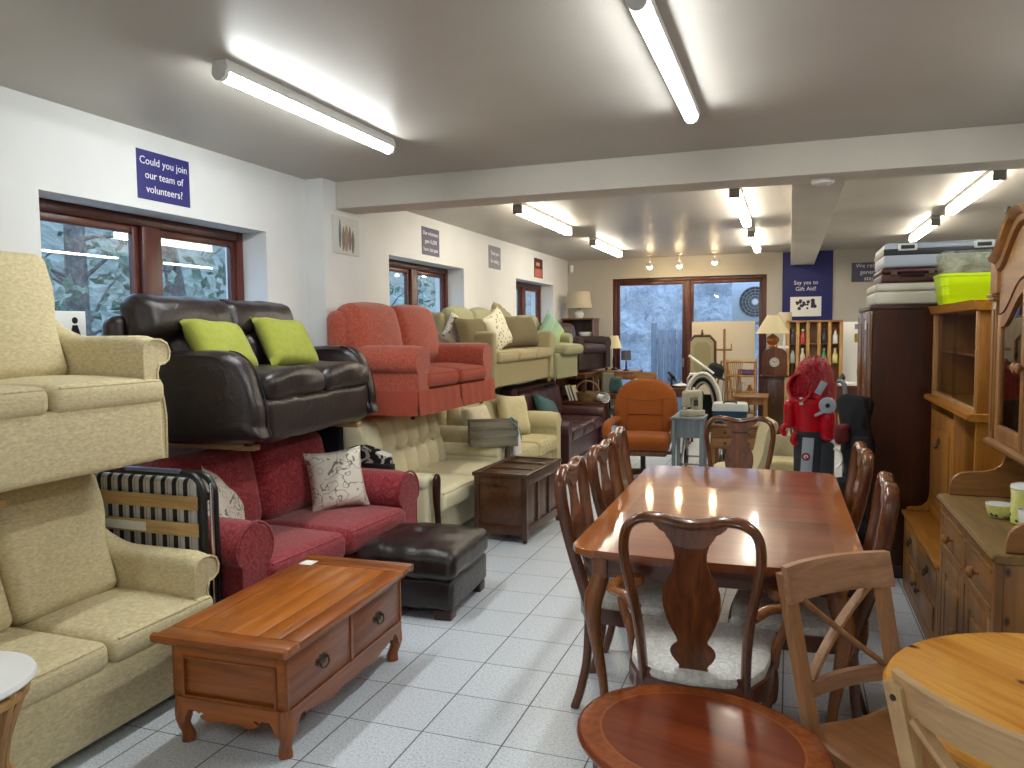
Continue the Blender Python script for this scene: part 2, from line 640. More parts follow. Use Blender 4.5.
TL = ['bare tree close outside the first window by the lime cushions', 'slim bare tree outside the right pane of the first window',
      'bare tree outside the window behind the terracotta sofa', 'bare tree farther along the bank outside the second window',
      'bare tree outside the small far window', 'bare tree beyond the left pane of the first window']
for (x, y, h, sd), lb in zip([(-6.4, 5.6, 5, 1), (-7.0, 7.4, 5, 2), (-6.2, 10.5, 5, 3), (-7, 12.4, 5.5, 4), (-6.0, 15.5, 5, 5), (-7.4, 4.3, 5.5, 6)], TL):
    tree(x, y, h, sd, lb)

M_['leaf'] = ground_mat('evergreen_leaves', (.08, .13, .09), (.22, .30, .22), (.42, .50, .42), 9)
def bush(x, y, z, r, n, seed, label):
    rnd = random.Random(seed)
    mb = MB()
    for k in range(n):
        a, b, q = rnd.uniform(0, 2 * pi), rnd.uniform(-1, 1), rnd.uniform(.5, 1) * r
        c = Vector((cos(a) * math.sqrt(1 - b * b), sin(a) * math.sqrt(1 - b * b), b)) * q
        d = Vector((rnd.uniform(-1, 1), rnd.uniform(-1, 1), rnd.uniform(-1, 1))).normalized()
        e = d.orthogonal().normalized()
        L = rnd.uniform(.05, .10)
        vs = [mb._v(c + d * L * u + e * L * .45 * v) for u, v in ((-1, 0), (0, -1), (1, 0), (0, 1))]
        mb.bm.faces.new(vs)
    o = mb.build('bush', m('leaf'))
    o.location = (x, y, z)
    tag(o, label, 'bush', 'evergreen bushes outside')
bush(-6.4, 6.9, 2.1, 1.3, 700, 11, 'dark evergreen bush outside the right pane of the first window')
bush(-6.3, 4.4, 1.6, 1.0, 500, 12, 'dark evergreen bush low outside the left pane of the first window')
bush(-6.2, 9.3, 1.9, 1.2, 600, 13, 'evergreen bush outside the window behind the terracotta sofa')
bush(-6.1, 13.4, 1.8, 1.2, 600, 14, 'evergreen bush outside the window behind the green armchair')

# rough stone garden wall, gate and outdoor unit behind the patio door
mb = MB()
rows = []
for i in range(22):
    r = []
    for j in range(60):
        x = -5 + j * .15
        z = -.1 + i * .2
        r.append((x, YF + 3.6 + .22 * MN.noise(Vector((x * 2.2, z * 2.2, 1))) + z * .12, z))
    rows.append(r)
mb.loft(rows, cap=False, closed=False)
o = mb.build('garden_wall', m('stone'))
tag(o, kind='structure')
gt = thing('garden_gate', 'grey slatted wooden gate outside the left patio door pane', 'gate', (-1.95, YF + 1.9, -.04))
M_['greywood'] = wood('weathered_wood', (.17, .21, .28), (.36, .42, .5), 'z', .8, 8)
for x in (-.42, .38):
    MB().box(x - .05, x + .05, -.05, .05, 0, 1.75, .006).build('post', m('greywood'), gt)
for k in range(6):
    MB().box(-.35 + k * .115, -.25 + k * .115, -.012, .012, .1, 1.62, .004).build('slat', m('greywood'), gt)
MB().box(-.37, .33, .014, .05, .35, .45, .004).box(-.37, .33, .014, .05, 1.35, 1.45, .004).build('rail', m('greywood'), gt)
ac = thing('outdoor_fan_unit', 'pale outdoor air conditioning unit with round fan grille outside the right patio door pane', 'air conditioner', (-.48, YF + 1.5, 1.70))
MB().box(-.46, .46, -.16, .16, 0, .68, .02).build('casing', plain('fan_unit_grey', (.52, .57, .64), .5), ac)
g = MB()
for r in (.26, .21, .16, .11, .06):
    g.tube([(-.08 + r * cos(2 * pi * k / 28), -.172, .34 + r * sin(2 * pi * k / 28)) for k in range(28)], .007, 6, closed=True)
for k in range(8):
    a = pi * k / 8
    g.cyl((-.08 + .26 * cos(a), -.17, .34 + .26 * sin(a)), (-.08 - .26 * cos(a), -.17, .34 - .26 * sin(a)), .005, seg=6)
g.build('fan_grille', m('steel'), ac)
MB().lathe([(.0, 0), (.265, 0), (.265, .004), (0, .004)], M=Matrix.Translation((-.08, -.163, .34)) @ Matrix.Rotation(pi / 2, 4, 'X'), seg=32).build('fan_opening', m('black'), ac)
MB().lathe([(.05, 0), (.05, .02), (0, .022)], M=Matrix.Translation((-.08, -.17, .34)) @ Matrix.Rotation(pi / 2, 4, 'X'), seg=16).build('hub', m('white_plastic'), ac)
MB().box(-.5, .5, -.14, .16, -.05, 0, .004).box(-.42, -.36, -.12, .14, -1.74, -.05).box(.36, .42, -.12, .14, -1.74, -.05).build('support_frame', m('steel'), ac)

# ------------------------------------------------------------------ lights
M_['tubeF'] = emis('front_tube_diffuser', (.95, 1.0, .985), TUBE_F)
M_['tubeR'] = emis('rear_tube_diffuser', (1.0, .92, .76), TUBE_R)
M_['capgrey'] = plain('lamp_cap_grey', (.30, .285, .25), .5)
M_['housing'] = plain('lamp_housing_white', (.62, .61, .58), .4)
def batten(x, ya, yb, label, rear):
    L = yb - ya
    t = thing('ceiling_light', label, 'ceiling light', (x, (ya + yb) / 2, ZC), 0, 'fluorescent ceiling lights')
    h = .5 * L
    if rear:
        MB().box(-.042, .042, -h, h, -.03, 0, .004).build('housing', m('housing'), t)
        MB().box(-.037, .037, -h + .03, h - .03, -.10, -.031, .006, 1).build('diffuser', m('tubeR'), t)
        for s_ in (-1, 1):
            MB().box(-.043, .043, s_ * h - (.03 if s_ > 0 else 0), s_ * h + (.03 if s_ < 0 else 0), -.105, -.0305, .003).build('end_cap', m('capgrey'), t)
    else:
        MB().prism([(-.034, 0), (.034, 0), (.044, -.035), (.04, -.052), (-.04, -.052), (-.044, -.035)], lambda u, v, d: (u, d, v), -h, h, .004).build('housing', m('housing'), t)
        dp = [(.034 * cos(RAD(a)), -.0525 + .034 * sin(RAD(a))) for a in range(180, 361, 20)]
        MB().prism(dp, lambda u, v, d: (u, d, v), -h + .02, h - .02).build('diffuser', m('tubeF'), t)
        for s_ in (-1, 1):
            MB().tube([(0, s_ * (h - .02), -.053), (0, s_ * (h + .006), -.053)], .037, 14).build('end_cap', m('housing'), t)
batten(-2.31, 2.78, 4.28, 'white fluorescent tube light on the front ceiling near the left wall', False)
batten(-.503, 2.69, 4.26, 'white fluorescent tube light on the front ceiling above the dining table', False)
batten(1.43, 2.69, 4.26, 'unseen fluorescent tube light added on the front ceiling above the pine dresser', False)  # out of view, added for the room's lighting
batten(-2.29, -1.6, -.05, 'unseen fluorescent tube light added behind the viewer on the left side', False)  # unseen lamp behind the camera, added to light the room
batten(.3, -1.6, -.05, 'unseen fluorescent tube light added behind the viewer in the middle', False)  # second unseen lamp behind the camera, also added for lighting
batten(-2.34, 6.72, 8.48, 'boxy fluorescent light just beyond the cross beam near the left wall signs', True)
batten(-2.34, 9.58, 11.25, 'boxy fluorescent light on the far ceiling near the corner table lamp', True)
batten(-.434, 6.6, 8.6, 'boxy fluorescent light just beyond the cross beam left of the long beam', True)
batten(-.434, 9.5, 11.5, 'boxy fluorescent light left of the long beam close to the patio door', True)
batten(1.43, 6.6, 8.5, 'boxy fluorescent light just beyond the cross beam above the suitcases', True)
batten(1.43, 9.25, 10.9, 'boxy fluorescent light on the far ceiling right of the long beam', True)

M_['bulb'] = emis('warm_spot_bulb', (1.0, .72, .38), SPOT)
for (x, z), lb in zip([(-2.04, 2.545), (-1.59, 2.545), (-1.07, 2.58)], ['leftmost small lit spotlight hanging above the patio door', 'middle small lit spotlight hanging above the patio door', 'rightmost small lit spotlight hanging above the patio door']):
    t = thing('spotlight', lb, 'spotlight', (x, 12.05, ZC), 0, 'spotlights above the patio door')
    MB().lathe([(.04, -.02), (.04, 0)], seg=16).build('ceiling_rose', m('housing'), t)
    MB().cyl((0, 0, -.02), (0, 0, z - ZC + .06), .006, seg=8).build('stem', m('housing'), t)
    MB().lathe([(.02, .07), (.035, .045), (.042, .0)], (0, 0, z - ZC), 16, cap=False).build('lamp_holder', m('housing'), t)
    MB().sphere((0, 0, z - ZC), .038, 12).build('bulb', m('bulb'), t)

t = thing('smoke_detector', 'round white smoke detector under the cross beam', 'smoke detector', (.19, 5.5, 2.535))
MB().lathe([(.062, -.03), (.07, -.02), (.07, 0)], seg=24).build('body', m('white_plastic'), t)
MB().lathe([(.03, -.036), (.035, -.03), (.035, -.029)], seg=16).build('sensor', m('housing'), t)
t = thing('motion_sensor', 'small white motion sensor high in the far left corner', 'sensor', (-3.42, 12.52, 2.6), RAD(-45))
MB().box(-.03, .03, -.03, .03, -.06, .06, .012).build('body', m('white_plastic'), t)
MB().box(-.022, .022, -.036, -.03, -.045, .0, .006).build('lens', m('housing'), t)

# ------------------------------------------------------------------ signs
M_['navy'] = plain('navy_sign', srgb(38, 36, 110), .45)
M_['navy_board'] = plain('navy_board', srgb(30, 34, 104), .6)
M_['navy_dull'] = plain('slate_blue_sign', srgb(74, 72, 100), .5)
M_['grey_sign'] = plain('grey_blue_sign', srgb(110, 110, 122), .5)
M_['lettering'] = plain('white_lettering', (.82, .82, .85), .6)
ML = Matrix(((0, 0, 1, 0), (1, 0, 0, 0), (0, 1, 0, 0), (0, 0, 0, 1)))      # text upright on the left wall
MF = Matrix(((1, 0, 0, 0), (0, 0, -1, 0), (0, 1, 0, 0), (0, 0, 0, 1)))     # text upright on the far wall
def sign(y0, y1, z0, z1, mat, txt, size, label, line=1.0, x=XL, sx=1.0):
    t = thing('wall_sign', label, 'sign', (x, (y0 + y1) / 2, (z0 + z1) / 2), 0, 'signs along the left wall')
    h, v = (y1 - y0) / 2, (z1 - z0) / 2
    MB().box(0, .004, -h, h, -v, v).build('panel', mat, t)
    if txt: text_mesh(txt, size, 'lettering', m('lettering'), t, Matrix.Translation((.005, 0, 0)) @ ML, line=line, sx=sx)
    return t
sign(3.493, 3.902, 2.35, 2.63, m('navy'), 'Could you join\nour team of\nvolunteers?', .062, 'navy sign reading Could you join our team of volunteers', 1.28)
sign(7.12, 7.53, 2.36, 2.64, m('navy_dull'), 'Our volunteers\ngave 16,200\nhours last year', .058, 'slate blue sign with three lines about volunteers above the second window', 1.4)
sign(8.965, 9.38, 2.36, 2.64, m('grey_sign'), 'Thank you\nfor visiting', .066, 'grey blue sign with two lines of white words between the far windows', 1.5)
t = sign(10.775, 11.18, 2.36, 2.64, plain('dark_red_poster', srgb(70, 22, 16), .6), '', .06, 'dark red poster with paler lower half above the small far window')
MB().box(.0042, .0055, -.17, .17, -.13, -.01, .0004).build('picture_area', plain('poster_coral', srgb(176, 92, 78), .6), t)
MB().box(.0042, .0055, -.12, .05, .03, .08, .0004).build('heading', plain('poster_pink', srgb(196, 130, 116), .6), t)
# canvas print on the pier
t = thing('picture', 'small unframed print of standing figures on the pier under the beam', 'picture', (-3.335, 5.42, 2.34))
MB().box(0, .012, -.19, .19, -.147, .147, .003).build('canvas', wallmat('print_ground', (.62, .62, .58)), t)
for k, (yy, wd, z0, z1, c) in enumerate([(-.10, .018, -.09, .12, (.16, .20, .22)), (-.05, .022, -.11, .07, (.28, .22, .17)), (-.005, .03, -.11, .085, (.36, .26, .19)), (.045, .022, -.1, .08, (.26, .2, .17)), (.09, .022, -.12, .05, (.2, .19, .2))]):
    pr = spline([(yy - wd * .6, z0), (yy - wd, (z0 + z1) / 2), (yy - wd * .5, z1 - .03), (yy, z1), (yy + wd * .6, z1 - .03), (yy + wd, (z0 + z1) / 2), (yy + wd * .4, z0)], 4, True)
    MB().prism([(p.x, p.y) for p in pr], YZ(.0125), 0, .0012).build('painted_figure', plain('figure_paint_%d' % k, c, .8), t)
# big navy board on the far wall
t = thing('notice_board', 'tall navy board on the far wall reading Say yes to Gift Aid', 'board', (.245, YF, 2.22))
MB().box(-.355, .355, -.02, 0, -.52, .515, .002).build('panel', m('navy_board'), t)
text_mesh('Say yes to\nGift Aid!', .085, 'lettering', m('lettering'), t, Matrix.Translation((-.02, -.0215, .0)) @ MF, line=1.1)
MB().box(-.24, .20, -.024, -.0205, -.46, -.165, .001).build('photograph', m('paper'), t, label='white photograph of a purple group')
rnd = random.Random(3)
mp = MB()
for k in range(26):
    a = rnd.uniform(-.15, .11); b = rnd.uniform(-.39, -.22)
    if abs(b + .3) < .05 or rnd.random() < .6:
        mp.lathe([(rnd.uniform(.016, .03), 0), (.012, .0015 + .0001 * k)], M=Matrix.Translation((a, -.0242, b)) @ Matrix.Rotation(pi / 2, 4, 'X'), seg=9)
mp.build('group_picture', plain('group_purple', (.055, .035, .08), .8), t)
t = thing('wall_sign', 'navy sign on the far wall reading We rely on your generosity to stay open', 'sign', (1.20, YF, 2.397))
MB().box(-.345, .345, -.006, 0, -.142, .142).build('panel', m('navy_dull'), t)
text_mesh('We rely on your\ngenerosity to\nstay open.', .085, 'lettering', m('lettering'), t, Matrix.Translation((0, -.0072, 0)) @ MF, line=1.1)
# pictogram sign on the sill
t = thing('toilet_sign', 'white sign with two black figure pictograms on the sill beside the dark leather sofa', 'sign', (-3.62, 3.05, WZ0 + .001))
MB().box(-.006, .006, -.16, .16, 0, .62, .003).build('panel', m('paper'), t)
for s_, yy in ((0, -.06), (1, .09)):
    q = MB()
    q.lathe([(.018, 0), (.018, .002)], M=Matrix.Translation((.006, yy, .57)) @ Matrix.Rotation(pi / 2, 4, 'Y'), seg=12)
    if s_ == 0: q.box(.006, .008, yy - .025, yy + .025, .47, .545).box(.006, .008, yy - .02, yy - .003, .40, .47).box(.006, .008, yy + .003, yy + .02, .40, .47)
    else: q.prism([(yy - .015, .545), (yy + .015, .545), (yy + .045, .45), (yy - .045, .45)], YZ(.006), 0, .002).box(.006, .008, yy - .018, yy - .003, .40, .45).box(.006, .008, yy + .003, yy + .018, .40, .45)
    q.build('pictogram', m('black'), t)
# ------------------------------------------------------------------ sofas along the left wall
M_['beige'] = fabric('beige_chenille', srgb(212, 197, 156), .28, 48, 420, .4, stretch=(1, 1, 2.4))
M_['red'] = damask('red_damask', srgb(132, 30, 40), srgb(166, 60, 66), 11)
M_['terra'] = damask('terracotta_damask', srgb(164, 66, 46), srgb(190, 104, 80), 24)
M_['terra_plain'] = fabric('terracotta_chenille', srgb(164, 72, 50), .16, 60)
M_['cream'] = leather('cream_leather', srgb(222, 213, 178), .5, .2, .06)
M_['cream_cloth'] = fabric('cream_cloth', srgb(200, 190, 150), .12, 40)
M_['olive'] = fabric('olive_beige_cloth', srgb(166, 154, 116), .12, 80)
M_['olive_dark'] = fabric('olive_cushion_cloth', srgb(104, 92, 62), .14, 80)
M_['green'] = fabric('sage_green_cloth', srgb(156, 154, 120), .12, 80)
M_['leather'] = leather('dark_brown_leather', srgb(35, 26, 26), .32, .3, .3)
M_['leather_m'] = leather('maroon_leather', srgb(66, 30, 34), .3, .3, .3)
M_['leather_b'] = leather('brown_leather', srgb(52, 36, 35), .36, .3, .3)
M_['lime'] = fabric('lime_velvet', srgb(146, 150, 56), .14, 30, 500, .2, sheen=.15)
M_['teal'] = fabric('teal_cloth', srgb(58, 92, 92), .15, 60)
M_['darkwood'] = wood('dark_foot_wood', srgb(36, 18, 12), srgb(70, 36, 24), 'z', .35)
M_['pinewood'] = wood('pale_pine', srgb(150, 112, 62), srgb(206, 168, 108), 'y', .5, 9)
M_['pinez'] = wood('pale_pine_upright', srgb(150, 106, 56), srgb(204, 160, 98), 'z', .5, 9)
def scroll_cloth():
    n = NT('scroll_print_cloth')
    a = n.noise(n.coord(), 13, 0, 1.5, .3)
    f = n.math('ABSOLUTE', n.math('SUBTRACT', a, .5))
    n.l(n.ramp(f, [(.016, srgb(126, 120, 112)), (.034, srgb(218, 210, 196))]), n.b.inputs['Base Color'])
    n.set(Roughness=.9)
    n.bump(n.noise(n.coord(), 300, 2), .2, .004)
    return n.m
M_['scroll_print'] = scroll_cloth()

def seat_cushions(t, n, x0, x1, yf, yb, z0, z1, mat, r=.045, crown=.022, gap=.006, name='seat_cushion', rows=8):
    w = (x1 - x0) / n
    for i in range(n):
        a, b = x0 + i * w + gap, x0 + (i + 1) * w - gap
        def fn(u, v, q, p):
            if q > .5: p = p + Vector((0, 0, crown * (1 - u * u) * (1 - v * v)))
            return p
        mb = MB().rb(((a + b) / 2, (yf + yb) / 2, (z0 + z1) / 2), ((b - a) / 2, (yb - yf) / 2, (z1 - z0) / 2), r, rows, fn)
        # piping along the front top edge
        zz = z1 - r * .3 
        mb.tube([(a + .03, yf + r * .3, zz), (b - .03, yf + r * .3, zz)], .006, 6)
        mb.build(name, mat, t)

def back_cushions(t, n, x0, x1, y, z0, z1, th, lean, mat, r=.08, crown=.05, gap=.006, top=0, name='back_cushion', fx=None, flare=0):
    w = (x1 - x0) / n
    for i in range(n):
        a, b = x0 + i * w + gap, x0 + (i + 1) * w - gap
        h = (z1 - z0) / 2
        def fn(u, v, q, p):
            if v < -.5: p = p + Vector((0, -crown * (1 - u * u) * (1 - q * q), 0))
            if q > .5: p = p + Vector((0, 0, top * (1 - u * u)))
            if fx: p = fx(u, v, q, p)
            if flare and ((i == 0 and u < 0) or (i == n - 1 and u > 0)):
                k = min(1, max(0, (q + .35) / .8))
                p = p + Vector((flare * u * k * k * (3 - 2 * k), 0, 0))
            return p
        Mx = Matrix.Translation(((a + b) / 2, y, z0)) @ Matrix.Rotation(-lean, 4, 'X')
        MB().rb((0, 0, h), ((b - a) / 2, th / 2, h), r, 8, fn, Mx).build(name, mat, t)

def roll_arm(t, side, x_out, w, yf, yb, z0, h, mat, r=.105, piping=True, drop=0.0):
    """mushroom-topped arm; side +1 is local right"""
    cx = x_out - r
    def prof(hh):
        p = [(cx - r * .72, z0), (cx - r * .72, hh - r * 1.55)]
        p += [(cx + r * cos(RAD(a)), hh - r + r * sin(RAD(a))) for a in range(215, -36, -14)]
        p += [(cx + r * .72, hh - r * 1.55), (cx + r * .72, z0)]
        return p
    n = 9
    rings = []
    for k in range(n + 1):
        q = k / n
        y = yf + (yb - yf) * q
        s_ = 1 - .10 * max(0, 1 - q * 9) ** 2
        pr = prof(h - drop * q)
        my = (z0 + h) / 2
        rings.append([(side * (cx + (x - cx) * s_), y, (z - my) * (1 - (1 - s_) * .5) + my) for x, z in pr])
    mb = MB().loft(rings)
    if piping:
        pts = [(side * (cx + (x - cx) * .97), yf + .004, z) for x, z in prof(h)]
        mb.tube(pts, .007, 6)
    return mb.build('arm', mat, t)

def pillow(name, label, mat, w, h, th, Mx, group=None, n=12, cat='cushion'):
    """a scatter cushion: local x wide, z tall, y thick, standing on its lower edge; Mx places it"""
    mb = MB()
    def side(s_):
        rows = []
        for j in range(n + 1):
            r = []
            for i in range(n + 1):
                u, v = -1 + 2 * i / n, -1 + 2 * j / n
                f = max(0, (1 - u ** 4) * (1 - v ** 4)) ** .55
                k = 1 - .09 * (1 - abs(u) ** 2) * abs(v) ** 3
                kk = 1 - .09 * (1 - abs(v) ** 2) * abs(u) ** 3
                wv = .012 * MN.noise(Vector((u * 2.2 + w * 9, v * 2.2 + s_, h * 7)))
                r.append((u * w / 2 * kk, s_ * (th / 2 * f + wv * f), h / 2 + v * h / 2 * k))
            rows.append(r)
        return rows
    A, B = side(-1), side(1)
    mb.loft(A, cap=False, closed=False).loft(B, cap=False, closed=False)
    bmesh.ops.remove_doubles(mb.bm, verts=mb.bm.verts, dist=.0012)
    mb.move(Matrix.Identity(4))
    o = mb.build(name, mat, ang=70)
    o.matrix_world = Mx
    return tag(o, label, cat, group)

def feet(t, W, D, z0, h, mat, inset=.07, r=.022):
    for sx in (-1, 1):
        for sy in (-1, 1):
            x, y = sx * (W / 2 - inset), sy * (D / 2 - inset)
            MB().lathe([(r * .7, z0 - h), (r, z0 - h * .5), (r * 1.1, z0)], (x, y, 0), 10).build('foot', mat, t)

def beige_sofa(label, loc, back_h, rz):
    t = thing('sofa', label, 'sofa', loc, rz, 'beige scroll-arm sofas')
    Wd, D = 1.78, .86
    mb = MB().rb((0, .03, .19), (Wd / 2 - .09, D / 2 - .06, .145), .03, 6)
    mb.rb((0, -D / 2 + .045, .18), (Wd / 2 - .05, .045, .135), .03, 6)
    mb.build('base', m('beige'), t)
    MB().rb((0, D / 2 - .08, back_h / 2 + .03), (Wd / 2 - .06, .08, back_h / 2 - .03), .06, 8).build('backrest', m('beige'), t)
    seat_cushions(t, 3, -Wd / 2 + .03, Wd / 2 - .03, -D / 2 - .01, D / 2 - .2, .30, .412, m('beige'), .04, .02)
    back_cushions(t, 3, -Wd / 2 + .13, Wd / 2 - .13, D / 2 - .36, .40, back_h + .03, .17, RAD(19), m('beige'), .05, .04, flare=.05)
    for s_ in (-1, 1):
        # scroll front that flares to the floor; the arm sweeps up into a wing at the back
        def prof(h):
            return [(-.055, .05), (-.055, h - .07), (-.05, h - .03), (-.03, h - .008), (.0, h), (.045, h - .002), (.082, h - .02), (.098, h - .055), (.09, h - .09),
                    (.062, h - .108), (.034, h - .112), (.02, h - .15), (.026, h - .2), (.05, h - .26), (.062, h - .34), (.058, .05)]
        rings = []
        N = 22
        for k in range(N + 1):
            q = k / N
            y = -D / 2 + .015 + q * (D - .03)
            f = max(0, (q - .50) / .50)
            h = .60 + (back_h - .61) * (f ** 1.7) - .02 * max(0, 1 - q * 12)
            cx = Wd / 2 - .09
            out = 1 - .75 * min(1, f * 1.6)
            ring = []
            for x, z in prof(h):
                xx = x * (out if x > 0 else 1)
                ring.append((s_ * (cx + xx), y, max(z, .05)))
            rings.append(ring)
        mb = MB().loft(rings)
        mb.tube([(s_ * (Wd / 2 - .09 + x * 1.0), -D / 2 + .012, max(z, .05)) for x, z in prof(.582)], .006, 6)
        mb.build('arm', m('beige'), t)
    feet(t, Wd, D, .055, .055, m('darkwood'), .16)
    return t

# sofas face the room: local front (-y) turns to world +x with rz = 90 degrees
R90 = pi / 2
beige_sofa('lower beige scroll-arm sofa standing on the floor behind the long coffee table', (-2.42 - .43, 2.80 - .89, 0), .935, R90)
beige_sofa('upper beige scroll-arm sofa stacked on top of another beige sofa', (-2.62 - .43, 2.765 - .89, .967), .965, R90)
for y, lb in ((1.25, 'timber bearer under the upper beige sofa at its hidden end'), (2.02, 'timber bearer under the upper beige sofa near its end')):
    tag(MB().box(-.36, .36, -.03, .03, -.015, .015, .004).build('timber_bearer', m('pinewood'), loc=(-3.1, y, .95)), lb, 'timber', 'timber bearers between stacked sofas')

# folding guest bed
t = thing('folding_bed', 'folded guest bed with striped mattress and pale slats between the beige and red sofas', 'folding bed', (-2.96, 2.868, 0))
M_['stripe'] = None
def stripe_mat():
    n = NT('striped_ticking')
    v = n.coord()
    sep = n.n('SeparateXYZ')
    n.l(v, sep.inputs[0])
    fr = n.math('FRACT', n.math('DIVIDE', n.math('ADD', sep.outputs[0], 9), .066))
    c = n.ramp(fr, [(0, (.02, .02, .022)), (.36, (.5, .48, .46)), (.55, (.22, .21, .2)), (.60, (.55, .53, .5)), (.96, (.02, .02, .022))], 'CONSTANT')
    n.l(c, n.b.inputs['Base Color'])
    n.set(Roughness=.9)
    n.bump(n.noise(v, 30, 3), .4, .01)
    return n.m
M_['stripe'] = stripe_mat()
M_['slatwood'] = wood('bed_slat_birch', srgb(176, 138, 84), srgb(214, 182, 128), 'x', .45, 9)
MB().rb((0, .015, .51), (.375, .035, .39), .03, 6).build('mattress', m('stripe'), t)
fr = MB()
loop = [(p[0], -.02, p[1]) for p in rrect(-.42, .42, .09, .922, .09, 6)]
fr.tube(loop, .017, 8, up=(0, 1, 0), closed=True)
fr.tube([(p[0] * 1.0, .05, p[1]) for p in rrect(-.425, .425, .09, .912, .09, 6)], .017, 8, up=(0, 1, 0), closed=True)
fr.box(.40, .43, -.035, .06, .80, .83).box(.40, .43, -.035, .06, .45, .48).box(.40, .43, -.035, .06, .2, .23)
fr.box(-.43, -.40, -.035, .06, .5, .53)
fr.build('frame', m('black'), t)
MB().tube([(.438, .012, .12), (.438, .012, .88)], .009, 8).build('edge_bar', m('chrome'), t)
MB().tube([(-.02, -.03, .934), (.30, -.03, .934)], .012, 8).build('top_bar', plain('bluish_metal', (.25, .3, .5), .3, .7), t)
for z in (.79, .665, .54, .42, .31, .20):
    MB().box(-.40, .405, -.046, -.038, z - .032, z + .032, .003).build('slat', m('slatwood'), t)
MB().box(-.16, .10, -.0475, -.0462, .643, .685).build('care_label', m('paper'), t)
for x in (-.36, .36):
    MB().tube([(x, .012, .032), (x, .012, .09)], .012, 8).lathe([(.02, -.012), (.032, -.008), (.032, .008), (.02, .012)], M=Matrix.Translation((x, .012, .032)) @ Matrix.Rotation(pi / 2, 4, 'Y'), seg=14).build('castor', m('black'), t)

# red sofa
t = thing('sofa', 'red damask two-seat sofa under the dark leather sofa', 'sofa', (-2.80, 3.795, 0), R90 - RAD(3.5))
Wd, D = 1.70, .90
MB().rb((0, .02, .165), (Wd / 2 - .12, D / 2 - .05, .125), .03, 6).build('base', m('red'), t)
MB().rb((0, D / 2 - .09, .46), (Wd / 2 - .16, .09, .43), .07, 8).build('backrest', m('red'), t)
seat_cushions(t, 2, -Wd / 2 + .19, Wd / 2 - .19, -D / 2 - .01, D / 2 - .2, .29, .445, m('red'), .05, .02)
back_cushions(t, 2, -Wd / 2 + .17, Wd / 2 - .17, D / 2 - .26, .43, .93, .19, RAD(12), m('red'), .08, .04)
for s_ in (-1, 1): roll_arm(t, s_, Wd / 2, .2, -D / 2 + .02, D / 2 - .03, .06, .665, m('red'), .13)
feet(t, Wd, D, .06, .06, m('darkwood'))

def place(x, y, z, rz=0, rx=0, ry=0):
    return Matrix.Translation((x, y, z)) @ Matrix.Rotation(rz, 4, 'Z') @ Matrix.Rotation(ry, 4, 'Y') @ Matrix.Rotation(rx, 4, 'X')

# cushion's local -y faces the viewer side; R90 turns it to the room
pillow('cushion', 'cream scroll-print cushion upright near the right arm of the red sofa', m('scroll_print'), .37, .39, .13, place(-2.66, 4.20, .452, R90 - RAD(44), RAD(-16), RAD(-4)), 'scroll-print cushions on the red sofa')
pillow('cushion', 'cream scroll-print cushion half hidden behind the folded bed', m('scroll_print'), .42, .42, .14, place(-2.74, 3.22, .45, R90 + RAD(8), RAD(-24), RAD(38)), 'scroll-print cushions on the red sofa')

# dark brown leather recliner sofa on top
t = thing('sofa', 'dark brown leather sofa stacked on the red sofa, holding two lime cushions', 'sofa', (-2.60 - .40, 3.91, .982), R90 + RAD(5))
Wd, D = 1.52, .80
def wr(u, v, q, p):
    return p + Vector((0, .012 * MN.noise(Vector((p.x * 9, p.z * 9, 2))), .012 * MN.noise(Vector((p.x * 8, p.y * 8, 5)))))
MB().rb((0, .03, .15), (Wd / 2 - .14, D / 2 - .06, .13), .05, 8, wr).rb((0, -D / 2 + .05, .135), (Wd / 2 - .15, .06, .125), .055, 10, wr).build('base', m('leather'), t)
for a, b in ((-Wd / 2 + .15, 0), (0, Wd / 2 - .15)):
    def fn(u, v, q, p):
        if q > 0: p = p + Vector((0, 0, .03 * (1 - u * u)))
        return wr(u, v, q, p)
    MB().rb(((a + b) / 2, -.06, .31), ((b - a) / 2 - .003, D / 2 - .03, .07), .06, 10, fn).build('seat_cushion', m('leather'), t)
    for z, h, y, th, nm in ((.355, .20, .17, .10, 'lumbar_cushion'), (.555, .19, .215, .09, 'head_cushion')):
        def fb(u, v, q, p):
            if v < 0: p = p + Vector((0, -.05 * (1 - q * q) * (1 - u ** 4), 0))
            return wr(u, v, q, p)
        Mx = Matrix.Translation(((a + b) / 2 * (1.15 if nm == 'head_cushion' else 1) - (.09 if nm == 'head_cushion' else 0), y, z)) @ Matrix.Rotation(RAD(-12), 4, 'X')
        MB().rb((0, 0, h / 2 + .02), ((b - a) / 2 + (.075 if nm == 'head_cushion' else -.002), th, h / 2 + .035), .075, 10, fb, Mx).build(nm, m('leather'), t)
MB().rb((-.06, .33, .44), (Wd / 2 + .05, .055, .25), .055, 8, wr).build('backrest', m('leather'), t)
for s_ in (-1, 1):
    # bulging arm with a front that curves back to the foot
    side = spline([(-.36, .03), (-.415, .12), (-.40, .26), (-.35, .40), (-.27, .485), (-.14, .505), (.06, .50), (.22, .52), (.33, .60), (.40, .60), (.41, .3), (.38, .03)], 5, True)
    side = [(p.x, p.y) for p in side]
    cx = s_ * (Wd / 2 - .085)
    rings = []
    cy = sum(p[0] for p in side) / len(side); cz = sum(p[1] for p in side) / len(side)
    for k in range(9):
        a = -1 + 2 * k / 8
        sc = 1 - .17 * abs(a) ** 3.2
        rings.append([(cx + a * .085, cy + (y - cy) * sc, max(.02, cz + (z - cz) * sc)) for y, z in side])
    mb = MB().loft(rings)
    mb.tube([(cx - s_ * .058, y * .985, z * .985 + .004) for y, z in side[2:24]], .005, 5)
    mb.build('arm', m('leather'), t)
